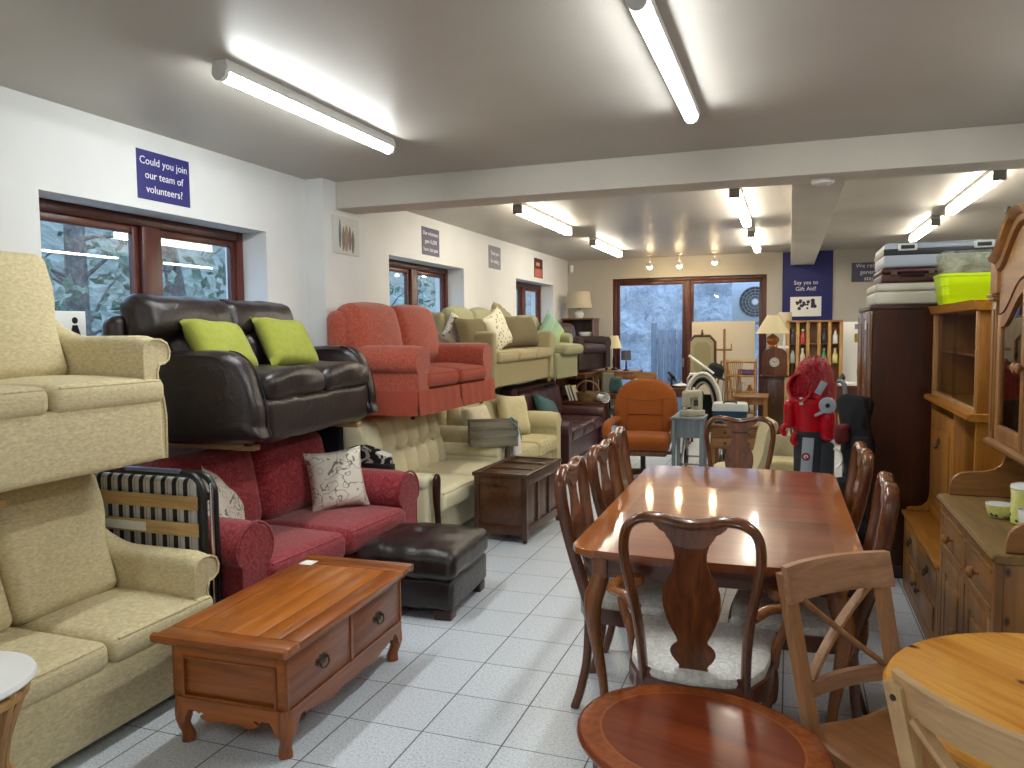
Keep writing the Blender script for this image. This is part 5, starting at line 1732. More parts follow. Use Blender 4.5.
# wardrobe
t = thing('wardrobe', 'tall dark mahogany wardrobe with suitcases piled on top', 'wardrobe', (.47, 5.72, 0))
b = MB()
b.box(.018, .60, -.415, -.40, .08, 1.68).box(.018, .60, .40, .415, .08, 1.68).box(.585, .60, -.40, .40, .08, 1.68).box(.018, .585, -.40, .40, .08, .1)
b.build('carcass', m('wardrobe'), t)
MB().box(.0, .61, -.42, .42, 1.68, 1.71, .006).build('cornice', m('wardrobe'), t)
MB().box(.0, .605, -.42, .42, .0, .08, .004).build('plinth', m('wardrobe'), t)
for (a, c_) in ((-.41, -.003), (.003, .41)):
    d = MB().box(-.004, .016, a, c_, .085, 1.675, .004).box(-.01, -.004, a + .07, c_ - .07, .16, 1.60, .005).build('wardrobe_door', m('wardrobe_f'), t)
    yk = c_ - .03 if a < 0 else a + .03
    MB().lathe([(.006, 0), (.006, .01), (.014, .018), (.012, .026), (0, .028)], M=Matrix.Translation((-.004, yk, .9)) @ Matrix.Rotation(-pi / 2, 4, 'Y'), seg=12).build('knob', m('brass'), d)
MB().box(-.012, -.0102, -.30, -.22, 1.56, 1.62).build('price_ticket', m('paper'), t, label='white paper ticket on the wardrobe door')

def suitcase(label, loc, w, d, h, mat, rz=0, band=None, r=.02, latch=True, handles=False, seam=True):
    t = thing('suitcase', label, 'suitcase', loc, rz)
    z1 = h * .62
    MB().rb((0, 0, z1 / 2), (w / 2, d / 2, z1 / 2 - .001), r, 5).build('shell', m(mat), t)
    MB().rb((0, 0, (z1 + h) / 2), (w / 2, d / 2, (h - z1) / 2 - .001), min(r, (h - z1) / 2 - .002), 5).build('lid', m(mat), t)
    if band: MB().rb((0, 0, z1), (w / 2 + .002, d / 2 + .002, .02), .004, 4).build('band', m(band), t)
    if latch:
        for x in (-w * .3, w * .3):
            MB().box(x - .018, x + .018, -d / 2 - .006, -d / 2 + .004, z1 - .014, z1 + .014, .002).build('latch', m('brass'), t)
        hd = MB().tube(spline([(-.06, -d / 2, z1 - .01), (-.055, -d / 2 - .022, z1 - .008), (.055, -d / 2 - .022, z1 - .008), (.06, -d / 2, z1 - .01)], 4), .007, 8)
        hd.build('handle', m('black'), t)
    if handles:
        for x in (-w * .30, w * .33):
            ho = MB().rb((x, -d / 2 + .004, h - .03), (.055, .012, .022), .01, 4).build('handle_plate', m('white_plastic'), t)
            MB().rb((x, -d / 2 - .006, h - .03), (.038, .005, .012), .0045, 4).build('grip_hole', m('black'), ho)
    return t
M_['creamcase'] = plain('cream_suitcase_vinyl', (.60, .57, .48), .45)
M_['maroon'] = leather('maroon_case_leather', srgb(72, 30, 28), .4, .15, .15)
M_['greycase'] = plain('pale_grey_shell', srgb(170, 178, 190), .35)
suitcase('cream suitcase lying directly on the wardrobe top, lowest of its pile', (.73, 5.62, 1.7115), .46, .58, .135, 'creamcase', 0, None, .018, False)
suitcase('flat maroon briefcase lying on the cream suitcase', (.705, 5.58, 1.848), .345, .50, .088, 'maroon', 0, None, .012)
suitcase('large pale grey shell case with black band, topmost of the pile', (.87, 5.61, 1.9375), .65, .56, .155, 'greycase', 0, 'black', .025, False, True)
t = thing('storage_tub', 'bright lime plastic tub on top of the oak dresser', 'tub', (.93, 4.97, 1.691))
M_['limetub'] = plain('lime_plastic', srgb(200, 232, 0), .3, Subsurface__Weight=.1)
b = MB()
b.loft([[(x * s_, y * s_ * 1.0, z) for x, y in rrect(-.145, .145, -.135, .135, .04)] for z, s_ in ((0, .86), (.01, .88), (.05, .92), (.055, .95), (.10, .97), (.105, 1.0), (.155, 1.02), (.158, 1.05), (.172, 1.05), (.172, 1.0), (.02, .86))])
b.build('tub', m('limetub'), t)
def cloudy():
    n = NT('clear_plastic')
    tr = n.n('BsdfTransparent'); tr.inputs[0].default_value = (.9, .9, .82, 1)
    n.set(Base__Color=(.75, .75, .62, 1), Roughness=.15)
    mx = n.n('MixShader')
    f = n.ramp(n.noise(n.coord(), 14, 5, 1.5), [(.35, (.04, .04, .04)), (.65, (.32, .32, .32))])
    n.l(f, mx.inputs[0])
    n.l(tr.outputs[0], mx.inputs[1])
    n.l(n.b.outputs[0], mx.inputs[2])
    n.l(mx.outputs[0], n.out.inputs['Surface'])
    return n.m
M_['cloudy'] = cloudy()
t2 = thing('clear_box', 'clear plastic box standing inside the lime tub on the oak dresser', 'box', (.93, 4.97, 1.72))
MB().loft([[(x * s_, y * s_, z) for x, y in rrect(-.135, .135, -.12, .12, .035)] for z, s_ in ((.0, .86), (.0, .88), (.15, .97), (.22, 1.02), (.235, 1.04), (.245, 1.04), (.248, .98), (.22, .98), (.15, .93), (.01, .84))]).build('body', m('cloudy'), t2)
MB().loft([[(x * s_, y * s_, z) for x, y in rrect(-.135, .135, -.12, .12, .035)] for z, s_ in ((.249, .9), (.249, 1.06), (.262, 1.06), (.268, 1.0), (.268, .3))]).build('lid', m('cloudy'), t2)
# ------------------------------------------------------------------ the crowded far end
M_['tan'] = wood('tan_wood', srgb(120, 78, 40), srgb(176, 126, 72), 'z', .45, 9)
M_['tan_x'] = wood('tan_wood_board', srgb(120, 80, 44), srgb(178, 130, 80), 'x', .4, 9)
M_['brown'] = wood('brown_wood', srgb(72, 38, 20), srgb(122, 72, 40), 'z', .35, 9, .1)
M_['brown_x'] = wood('brown_wood_board', srgb(78, 42, 22), srgb(130, 78, 44), 'x', .3, 9, .1)
M_['shade'] = plain('cream_lamp_shade', (.70, .60, .38), .8, Subsurface__Weight=.1)
M_['shade2'] = plain('ivory_lamp_shade', (.50, .44, .32), .8)
M_['darkshade'] = plain('grey_lamp_shade', (.10, .10, .12), .8)
M_['amber'] = plain('amber_glaze', srgb(158, 92, 40), .12)
M_['orange'] = fabric('orange_velour', srgb(136, 70, 10), .16, 60, 500, .25, sheen=.05)
M_['greypaint'] = wood('grey_painted_wood', srgb(104, 112, 120), srgb(132, 140, 146), 'z', .5, 9)

def table(name, label, loc, w, d, h, mt, ml, rz=0, apron=.08, leg=.022, th=.022, cat='table'):
    t = thing(name, label, cat, loc, rz)
    MB().box(-w / 2, w / 2, -d / 2, d / 2, h - th, h, .004).build('table_top', m(mt), t)
    a = MB()
    for s_ in (-1, 1):
        a.box(-w / 2 + .03, w / 2 - .03, s_ * (d / 2 - .03) - .009, s_ * (d / 2 - .03) + .009, h - th - apron, h - th, .002)
        a.box(s_ * (w / 2 - .03) - .009, s_ * (w / 2 - .03) + .009, -d / 2 + .03, d / 2 - .03, h - th - apron, h - th, .002)
    a.build('apron', m(ml), t)
    for sx in (-1, 1):
        for sy in (-1, 1):
            x, y = sx * (w / 2 - .03), sy * (d / 2 - .03)
            MB().loft([[(x + a_ * q, y + b_ * q, z) for a_, b_ in ((-1, -1), (1, -1), (1, 1), (-1, 1))] for z, q in ((h - th, leg), (h - th - apron, leg), (0, leg * .75))]).build('leg', m(ml), t)
    return t

def lamp(label, loc, r0, r1, zb, zt, base, mb_, ms_):
    """shade from zb (radius r0) to zt (radius r1); base is a lathe profile"""
    t = thing('table_lamp', label, 'lamp', loc)
    MB().lathe(base, seg=20).build('lamp_base', m(mb_), t)
    zt0 = base[-1][1]
    MB().cyl((0, 0, zt0 - .005), (0, 0, zb + .06), .008, seg=8).build('lamp_holder', m('brass'), t)
    MB().lathe([(r0, zb), (r1, zt), (r1 - .004, zt), (r0 - .004, zb)], seg=28, cap=False).lathe([(.0, zt - .02), (r1 - .003, zt - .02), (r1 - .003, zt - .017), (.0, zt - .017)], seg=20).build('lamp_shade', m(ms_), t)
    return t

# tall cabinet in the left corner with its lamp
t = thing('corner_cabinet', 'tall brown open cabinet in the far left corner', 'cabinet', (-3.17, 12.15, 0))
c = MB()
for x in (-.25, .235): c.box(x, x + .015, -.2, .2, 0, 1.75, .002)
c.box(-.235, .235, .188, .2, .03, 1.75)
c.build('carcass', m('brown'), t)
MB().box(-.27, .27, -.215, .205, 1.75, 1.775, .004).build('cabinet_top', m('brown_x'), t)
for z in (.05, .55, 1.0, 1.42): MB().box(-.235, .235, -.195, .188, z, z + .016, .002).build('shelf', m('brown_x'), t)
lamp('cream drum-shaded lamp on the tall cabinet in the far left corner', (-3.19, 12.12, 1.776), .215, .18, .16, .42, [(.0, 0), (.06, .0), (.075, .03), (.085, .07), (.07, .11), (.035, .135), (.02, .15), (0, .15)], 'porcelain', 'shade2')
t = thing('white_bowl', 'white bowl on the upper shelf of the far corner cabinet', 'bowl', (-3.05, 12.05, 1.437))
MB().lathe([(.0, 0), (.05, 0), (.10, .06), (.12, .12), (.112, .12), (.09, .06), (0, .012)], seg=24).build('body', m('porcelain'), t)
t = thing('glass_vase', 'pale glass vase on the upper shelf of the far corner cabinet', 'vase', (-3.28, 12.02, 1.437))
MB().lathe([(.0, 0), (.035, 0), (.04, .02), (.03, .12), (.045, .2), (.04, .2), (.026, .12), (0, .02)], seg=20).build('body', plain('pale_glass', (.6, .66, .68), .1), t)

# dark table that carries the brown armchair, and the clutter beneath
table('side_table', 'dark narrow table carrying the brown leather armchair', (-3.02, 10.98, 0), .74, 1.08, .982, 'brown_x', 'brown', 0, .05, .025)
t = thing('upholstered_chair', 'small grey upholstered chair under the brown leather armchair', 'chair', (-2.40, 11.05, 0), RAD(40))
t.scale = (.82, .82, 1)
MB().rb((0, 0, .42), (.23, .23, .05), .04, 6).build('seat', fabric('grey_chair_cloth', srgb(112, 110, 96), .12, 60), t)
MB().rb((0, 0, .70), (.12, .035, .26), .03, 6, None, Matrix.Translation((0, .2, 0))).build('backrest', fabric('grey_chair_cloth2', srgb(116, 112, 98), .12, 60), t)
for sx in (-1, 1):
    for sy in (-1, 1): MB().cyl((sx * .19, sy * .19, .37), (sx * .2, sy * .2, 0), .017, .012, 8).build('leg', m('brown'), t)
t = thing('wicker_basket', 'round wicker basket among the clutter beyond the maroon sofa', 'basket', (-2.62, 10.42, .60), 0)
M_['wicker'] = wood('wicker', srgb(92, 70, 40), srgb(160, 130, 84), 'x', .7, 26, 0, .4, .6)
MB().lathe([(.0, 0), (.13, 0), (.16, .06), (.17, .13), (.16, .13), (.145, .06), (0, .02)], seg=24).build('basket_body', m('wicker'), t)
MB().tube([(.165 * cos(pi * k / 12), 0, .13 + .15 * sin(pi * k / 12)) for k in range(13)], .012, 8).build('handle', m('wicker'), t)
table('low_table', 'low brown table with basket and books beyond the maroon sofa', (-2.66, 10.42, 0), .62, .34, .599, 'brown_x', 'brown', 0, .05)
for k, (c, lb) in enumerate([((.52, .47, .34), 'cream-spined book leaning beside the wicker basket'), ((.22, .16, .09), 'brown book leaning beside the cream-spined one'), ((.48, .42, .22), 'yellowish book leaning outermost beside the wicker basket')]):
    t = thing('book', lb, 'book', (-2.83 + .045 * k, 10.36, .612), 0, 'books leaning by the basket', 0, RAD(-18))
    MB().box(-.014, .014, -.08, .08, .0, .22, .003).build('cover', plain('book_cover_%d' % k, c, .6), t)
    MB().box(-.0105, .0105, -.083, .077, .006, .2202).build('pages', m('paper'), t)
tag(MB().rb((0, 0, .11), (.08, .06, .11), .03, 6, lambda u, v, q, p: p + Vector((.02 * MN.noise(p * 9), .02 * MN.noise(p * 8), 0))).build('cloth_bag', m('teal'), loc=(-2.29, 10.75, .70)), 'crumpled teal cloth bag on the stool beside the orange swivel chair', 'bag')
table('stool', 'small brown stool carrying the teal cloth bag', (-2.29, 10.72, 0), .30, .30, .698, 'brown_x', 'brown', 0, .05, cat='stool')
t = thing('rolled_rug', 'white rolled mat lying on the end arm side of the maroon sofa', 'rug', (-2.42, 10.36, .66), RAD(35))
mb = MB()
sp_ = [(.012 + .0048 * k * .62, k * .62) for k in range(24)]
pts = [(r * cos(a), r * sin(a)) for r, a in sp_]
mb.loft([[(x, -.16, z) for x, z in pts] + [(x * .86, -.16, z * .86) for x, z in pts[::-1]], [(x, .16, z) for x, z in pts] + [(x * .86, .16, z * .86) for x, z in pts[::-1]]])
mb.build('roll', m('paper'), t)

# table by the patio door with its lamps
table('pine_table', 'pale pine table with two lamps in front of the patio door', (-2.42, 11.55, 0), .62, .62, .975, 'tan_x', 'tan', 0, .1, .03)
lamp('small lamp with yellow tapered shade in front of the patio door', (-2.50, 11.60, .976), .12, .06, .33, .52, [(.0, 0), (.05, 0), (.055, .015), (.02, .04), (.03, .12), (.018, .22), (0, .22)], 'darkwood', 'shade')
lamp('small lamp with dark grey shade in front of the patio door', (-2.27, 11.36, .976), .075, .07, .16, .30, [(.0, 0), (.045, 0), (.05, .012), (.014, .03), (.012, .13), (0, .13)], 'darkwood', 'darkshade')
table('gateleg_table', 'brown drop-leaf table behind the orange swivel chair', (-1.70, 10.72, 0), .92, .66, .80, 'brown_x', 'brown', 0, .1, .022)
t = thing('pine_rack', 'small pine mug rack standing on the brown drop-leaf table', 'rack', (-1.92, 10.92, .801))
MB().box(-.17, .17, .03, .045, .0, .18, .003).build('back_board', m('tan_x'), t)
MB().box(-.17, .17, -.06, .03, .0, .012, .002).build('shelf', m('tan_x'), t)
for s_ in (-1, 1): MB().box(s_ * .17 - .006, s_ * .17 + .006, -.06, .045, .0, .13, .002).build('side', m('tan'), t)
for k, x in enumerate((-.11, .0, .11)):
    u = thing('mug', ['white mug at the left of the pine rack', 'white mug in the middle of the pine rack', 'white mug at the right of the pine rack'][k], 'mug', (-1.92 + x, 10.905, .8135), 0, 'mugs on the pine rack')
    MB().lathe([(.0, 0), (.032, 0), (.036, .04), (.036, .075), (.032, .075), (.031, .01), (0, .008)], seg=18).build('body', m('porcelain'), u)
    MB().tube(spline([(.034, 0, .06), (.055, 0, .055), (.055, 0, .025), (.034, 0, .02)], 4), .005, 6).build('handle', m('porcelain'), u)
t = thing('desk_fan', 'black angled desk fan on the brown drop-leaf table', 'fan', (-1.50, 10.62, .801), RAD(25))
MB().lathe([(.0, 0), (.08, 0), (.08, .012), (.02, .03), (.015, .08), (0, .08)], seg=18).build('foot', m('black'), t)
Mx = Matrix.Translation((0, 0, .12)) @ Matrix.Rotation(RAD(55), 4, 'Y')
g = MB()
for r in (.10, .07, .04): g.tube([Mx @ Vector((r * cos(2 * pi * k / 20), r * sin(2 * pi * k / 20), .02)) for k in range(20)], .004, 6, closed=True)
for k in range(6): g.cyl(Mx @ Vector((0, 0, .025)), Mx @ Vector((.1 * cos(pi * k / 3), .1 * sin(pi * k / 3), .02)), .003, seg=6)
g.build('grille', m('black'), t)
MB().lathe([(.0, -.05), (.03, -.045), (.035, .0), (0, .01)], M=Mx, seg=16).build('motor', m('black'), t)
bl = MB()
for k in range(4):
    a = pi / 2 * k
    bl.prism([(.02, -.015), (.09, -.035), (.095, .02), (.02, .012)], lambda u, v, d, a=a: Mx @ Vector((u * cos(a) - v * sin(a), u * sin(a) + v * cos(a), .008 + d + v * .25)), 0, .002)
bl.build('fan_blade', m('black'), t)
t = thing('oval_dish', 'white oval dish on the right of the brown drop-leaf table', 'dish', (-1.36, 10.55, .801))
MB().lathe([(.0, 0), (.06, 0), (.11, .025), (.115, .03), (.105, .03), (.06, .01), (0, .008)], seg=28, sx=1.1).build('body', m('porcelain'), t)
MB().lathe([(.0, .055), (.03, .055), (.09, .035), (.1, .03), (.09, .031), (0, .05)], seg=28, sx=1.1).lathe([(.0, .056), (.012, .056), (.016, .075), (0, .08)], seg=12).build('lid', m('porcelain'), t)

# orange swivel armchair
t = thing('swivel_armchair', 'orange upholstered swivel armchair with oval back beyond the dining table', 'armchair', (-1.46, 8.25, 0), RAD(4))
N = 40
def oval(rx, rz_, zc, f=1.0, e=2.5):
    pts = []
    for k in range(N):
        a = 2 * pi * k / N
        ca, sa = cos(a), sin(a)
        x = math.copysign(abs(ca) ** (2 / e), ca) * rx
        z = math.copysign(abs(sa) ** (2 / e), sa) * rz_
        x *= 1 + .10 * (z / rz_) if z < 0 else 1
        pts.append((x * f, z * f + zc))
    return pts
rings = []
for y, f in ((.10, .80), (.07, .93), (.03, 1.0), (-.02, 1.0), (-.055, .965), (-.075, .88), (-.08, .6), (-.082, .1)):
    rings.append([(x, y + .16 + .12 * (z - .42) / .6, z) for x, z in oval(.345, .34, .70, f)])
mb = MB().loft(rings)
def yb_(z): return .16 - .083 + .12 * (z - .42) / .6
mb.build('backrest', m('orange'), t)
seam = MB()
seam.tube([(x, yb_(.86 - .03 * cos(x * 9)) - .0, .855 - .045 * cos(x * 4.6)) for x in [-.27 + .03 * k for k in range(19)]], .006, 6)
for s_ in (-1, 1): seam.tube([(s_ * .19, yb_(z), z) for z in (.46, .55, .65, .75, .83)], .006, 6)
seam.tube([(x, yb_(.66), .66) for x in (-.19, -.1, 0, .1, .19)], .006, 6)
seam.build('seam', fabric('dark_orange_piping', srgb(120, 58, 12), .1, 60), t)
MB().rb((0, -.10, .40), (.29, .27, .075), .06, 8, lambda u, v, q, p: p + Vector((0, 0, .02 * (1 - u * u) * (1 - v * v))) if q > 0 else p).build('seat', m('orange'), t)
MB().rb((0, -.09, .30), (.27, .25, .03), .025, 6).build('seat_frame', m('brown'), t)
for s_ in (-1, 1):
    pts = spline([(s_ * .30, .14, .60), (s_ * .345, .02, .585), (s_ * .36, -.15, .575), (s_ * .355, -.28, .54), (s_ * .345, -.31, .46)], 5)
    MB().tube(pts, [(.05, .04)] * len(pts), 12).build('arm', m('orange'), t)
    MB().tube(spline([(s_ * .345, -.31, .50), (s_ * .34, -.30, .40), (s_ * .31, -.24, .31), (s_ * .26, -.1, .28)], 6), .02, 10).build('arm_support', m('brown'), t)
MB().cyl((0, -.05, .05), (0, -.05, .28), .028, seg=14).build('pedestal', m('black'), t)
for k in range(5):
    a = 2 * pi * k / 5 + .3
    MB().tube([(0, -.05, .07), (.18 * cos(a), -.05 + .18 * sin(a), .06), (.28 * cos(a), -.05 + .28 * sin(a), .022)], [.026, .022, .016], 8).build('foot', m('brown'), t)

# grey stand with the sewing machine
t = thing('grey_stand', 'small grey painted stand carrying the sewing machine', 'table', (-.865, 7.36, 0))
MB().box(-.155, .145, -.19, .19, .745, .768, .004).build('table_top', m('greypaint'), t)
MB().box(-.135, .125, -.17, .17, .58, .745, .003).build('apron', m('greypaint'), t)
for sx in (-.13, .12):
    for sy in (-.165, .165): MB().box(sx - .017, sx + .017, sy - .017, sy + .017, 0, .745, .003).build('leg', m('greypaint'), t)
M_['ivory'] = plain('ivory_enamel', (.40, .385, .29), .35)
t = thing('sewing_machine', 'ivory sewing machine on the small grey stand', 'sewing machine', (-.845, 7.34, .769), RAD(52))
t.scale = (.86, .86, .95)
MB().rb((0, .0, .03), (.12, .08, .03), .012, 5).build('bed', m('ivory'), t)
MB().rb((.075, .0, .14), (.04, .05, .09), .018, 5).build('pillar', m('ivory'), t)
MB().rb((.0, .0, .215), (.115, .045, .038), .02, 5).build('arm', m('ivory'), t)
MB().rb((-.09, .0, .165), (.032, .042, .075), .015, 5).build('head', m('ivory'), t)
MB().cyl((-.09, 0, .09), (-.09, 0, .045), .006, .003, 8).box(-.1, -.08, -.012, .012, .06, .064).build('needle_bar', m('chrome'), t)
MB().lathe([(.0, 0), (.04, 0), (.045, .006), (.045, .018), (0, .022)], M=Matrix.Translation((.115, 0, .2)) @ Matrix.Rotation(pi / 2, 4, 'Y'), seg=18).build('hand_wheel', m('black'), t)
MB().cyl((-.03, 0, .25), (-.03, 0, .29), .005, seg=8).cyl((.02, 0, .25), (.02, 0, .28), .012, seg=10).build('spool_pin', m('white_plastic'), t)
MB().box(-.02, .05, -.0455, -.043, .10, .16).build('stitch_panel', m('black'), t)

# pushchair with arched hood
t = thing('pushchair', 'pushchair with arched cream and black striped hood behind the sewing machine', 'pushchair', (-.888, 8.72, 0))
def archp(rx, rz_, y, z0=.70, n=14): return [(rx * cos(pi * k / n), y, z0 + rz_ * sin(pi * k / n)) for k in range(n + 1)]
for (rx, rz_, y, mt, r, nm) in ((.20, .40, -.06, 'porcelain', .016, 'hood_rim'), (.175, .365, -.05, 'ivory', .014, 'hood_band'), (.15, .335, -.04, 'black_cloth', .02, 'hood_band'), (.118, .295, -.03, 'ivory', .012, 'hood_band')):
    MB().tube(archp(rx, rz_, y), r, 8).build(nm, m(mt), t)
MB().loft([archp(.195, .395, -.05), archp(.19, .38, .10), archp(.13, .26, .22)], cap=False, closed=False).build('hood', m('black_cloth'), t)
MB().rb((0, .0, .52), (.18, .22, .05), .04, 6).rb((0, .15, .68), (.16, .04, .17), .035, 6).build('seat', m('black_cloth'), t)
f = MB()
for s_ in (-1, 1):
    f.tube([(s_ * .2, .30, .12), (s_ * .2, .0, .55), (s_ * .2, -.1, .70)], .011, 8).tube([(s_ * .2, -.26, .12), (s_ * .2, .1, .50), (s_ * .2, .28, 1.02), (s_ * .18, .38, 1.06)], .011, 8)
f.tube([(-.2, .30, .12), (.2, .30, .12)], .01, 8).tube([(-.2, -.26, .12), (.2, -.26, .12)], .01, 8)
f.build('frame', m('steel'), t)
MB().tube([(-.19, .38, 1.06), (.19, .38, 1.06)], .018, 10).build('handle', m('white_plastic'), t)
for sx in (-1, 1):
    for y in (-.26, .30):
        MB().tube([(sx * .215, y + .11 * cos(2 * pi * k / 22), .12 + .11 * sin(2 * pi * k / 22)) for k in range(22)], .013, 8, closed=True).cyl((sx * .2, y, .12), (sx * .235, y, .12), .02, seg=10).build('wheel', m('black'), t)
t = thing('riding_hat', 'black hat with a slanted white stick resting on the pushchair', 'hat', (-.785, 8.84, 1.075), 0, None, 0, RAD(24))
MB().lathe([(.0, .13), (.05, .125), (.085, .095), (.095, .04), (.10, .0), (.14, -.006), (.14, -.012), (.09, -.004), (.0, -.0)], seg=24, sy=1.15).build('crown', m('black_cloth'), t)
tag(MB().tube([(-.17, 0, .14), (-.02, .0, .03), (.10, 0, -.06)], .014, 8).build('white_stick', m('white_plastic'), loc=(-.875, 8.72, 1.15)), 'short slanted white stick lying across the pushchair hood', 'stick')

# rattan shelf unit, brown table, desk and cool box
t = thing('rattan_shelf', 'rattan shelf unit with trinkets right of the pushchair', 'shelf', (-.52, 9.30, 0))
for x in (-.16, .16):
    for y in (-.12, .12): MB().cyl((x, y, 0), (x, y, 1.22), .014, seg=8).build('upright', m('cane'), t)
for z in (.30, .62, .86, 1.04, 1.20):
    q = MB().box(-.16, .16, -.12, .12, z - .005, z + .005)
    for y in (-.125, .125): q.cyl((-.17, y, z), (.17, y, z), .012, seg=8)
    for x in (-.165, .165): q.cyl((x, -.12, z), (x, .12, z), .012, seg=8)
    q.build('rattan_tier', m('cane'), t)
sd = MB()
for k in range(9): sd.cyl((-.155 + .016 * k, -.13, .62), (-.155 + .022 * k, -.13, 1.2), .006, seg=6)
sd.build('cane_screen', m('cane'), t)
for k, (x, z, r, h, mt, lb) in enumerate([(.03, .866, .035, .10, 'porcelain', 'white china figure on the rattan shelf'), (.10, .866, .028, .07, 'amber', 'amber pot on the rattan shelf'), (-.02, .866, .03, .16, 'porcelain', 'tall pale vase on the rattan shelf'), (.08, .626, .03, .08, 'teal', 'small teal pot on the lower rattan tier')]):
    u = thing('ornament', lb, 'ornament', (-.52 + x, 9.27, z), 0, 'trinkets on the rattan shelf')
    MB().lathe([(.0, 0), (r * .7, 0), (r, h * .35), (r * .55, h * .75), (r * .7, h), (r * .55, h), (0, h * .9)], seg=16).build('body', m(mt), u)
M_['purple'] = fabric('lilac_cloth', srgb(128, 96, 150), .15, 40)
tag(MB().rb((0, 0, .03), (.11, .07, .03), .02, 6, lambda u, v, q, p: p + Vector((0, 0, .015 * MN.noise(p * 14)))).build('folded_cloth', m('purple'), loc=(-.45, 9.30, 1.046)), 'folded lilac cloth on the upper tier of the rattan shelf', 'cloth')
table('brown_table', 'plain brown table just right of the rattan shelf', (-.385, 8.85, 0), .36, .44, .855, 'tan_x', 'tan', 0, .07, .02)
t = thing('wooden_desk', 'tan wooden desk with drawers under the cool box', 'desk', (-.46, 8.05, 0))
MB().box(-.28, .26, -.28, .28, .622, .645, .004).build('desk_top', m('tan_x'), t)
MB().box(-.26, .24, -.26, .26, .40, .622, .003).build('desk_body', m('tan'), t)
for sx in (-.24, .22):
    for sy in (-.24, .24): MB().box(sx - .02, sx + .02, sy - .02, sy + .02, 0, .40, .003).build('leg', m('tan'), t)
for z0, z1 in ((.415, .51), (.52, .61)):
    d = MB().box(-.235, .215, -.272, -.258, z0, z1, .004).build('drawer', m('tan_x'), t)
    for x in (-.12, .10): MB().lathe([(.006, 0), (.006, .01), (.014, .018), (0, .026)], M=Matrix.Translation((x, -.272, (z0 + z1) / 2)) @ Matrix.Rotation(pi / 2, 4, 'X'), seg=10).build('knob', m('brass'), d)
t = thing('cool_box', 'blue cool box with pale grey lid on the tan desk', 'cool box', (-.545, 7.95, .646), RAD(3))
MB().loft([[(x * s_, y * s_, z) for x, y in rrect(-.165, .165, -.13, .13, .03)] for z, s_ in ((0, .9), (.10, 1.0), (.125, 1.0), (.125, .9))]).build('tub', plain('blue_plastic', srgb(24, 62, 92), .35), t)
MB().loft([[(x * s_, y * s_, z) for x, y in rrect(-.168, .168, -.133, .133, .03)] for z, s_ in ((.126, .95), (.126, 1.02), (.16, 1.02), (.195, .95), (.2, .85))]).build('lid', plain('pale_grey_plastic', (.52, .56, .56), .4), t)
MB().tube(spline([(-.06, -.11, .196), (-.05, -.1, .215), (.05, -.1, .215), (.06, -.11, .196)], 4), .009, 8).build('handle', m('black'), t)

# board, easel and fire screen before the patio door
tag(MB().box(-.475, .475, -.012, .012, 0, 1.66, .004).build('display_board', plain('cream_board', (.62, .55, .42), .7), loc=(-.97, 12.46, .04)), 'large cream board leaning inside the right half of the patio door', 'board')
tag(MB().box(-.40, .40, -.10, .10, 0, .039, .004).build('wooden_plinth', m('tan_x'), loc=(-.97, 12.44, 0)), 'low wooden plinth under the large cream board', 'plinth')
t = thing('easel', 'wooden easel in front of the cream board', 'easel', (-.83, 10.9, 0))
MB().box(-.016, .016, -.012, .012, .35, 1.58, .003).build('mast', m('tan'), t)
MB().box(-.10, .10, -.03, -.012, 1.285, 1.31, .003).box(.085, .10, -.03, -.012, 1.285, 1.38, .003).build('crossbar', m('tan_x'), t)
for (x, y) in ((-.22, -.05), (.22, -.05), (0, .35)): MB().cyl((x * .15, .0, 1.15), (x, y, 0), .014, seg=8).build('leg', m('tan'), t)
MB().box(-.2, .2, -.05, -.02, .6, .63, .003).build('ledge', m('tan_x'), t)
t = thing('fire_screen', 'octagonal framed fire screen with pale panel and finial', 'screen', (-1.10, 10.65, 0))
oc = [(-.10, 1.49), (.10, 1.49), (.17, 1.41), (.17, .98), (.10, .90), (-.10, .90), (-.17, .98), (-.17, 1.41)]
MB().tube([(x, 0, z) for x, z in oc], .019, 8, up=(0, 1, 0), closed=True).build('frame', m('brown'), t)
MB().prism(oc, XZ(-.006), 0, .012).build('panel', plain('pale_gold_panel', (.42, .38, .22), .7), t)
MB().prism([(x * .65, (z - 1.2) * .7 + 1.2) for x, z in oc], XZ(-.009), 0, .002).build('panel_inset', plain('gold_cloth', (.34, .30, .15), .7), t)
MB().lathe([(.012, 0), (.022, .02), (.01, .04), (.015, .055), (0, .075)], (0, 0, 1.505), 12).build('finial', m('brown'), t)
for s_ in (-1, 1):
    MB().cyl((s_ * .17, 0, .95), (s_ * .17, 0, .05), .015, seg=8).tube([(s_ * .17, -.15, 0.015), (s_ * .17, 0, .07), (s_ * .17, .15, .015)], .015, 8).build('leg', m('brown'), t)

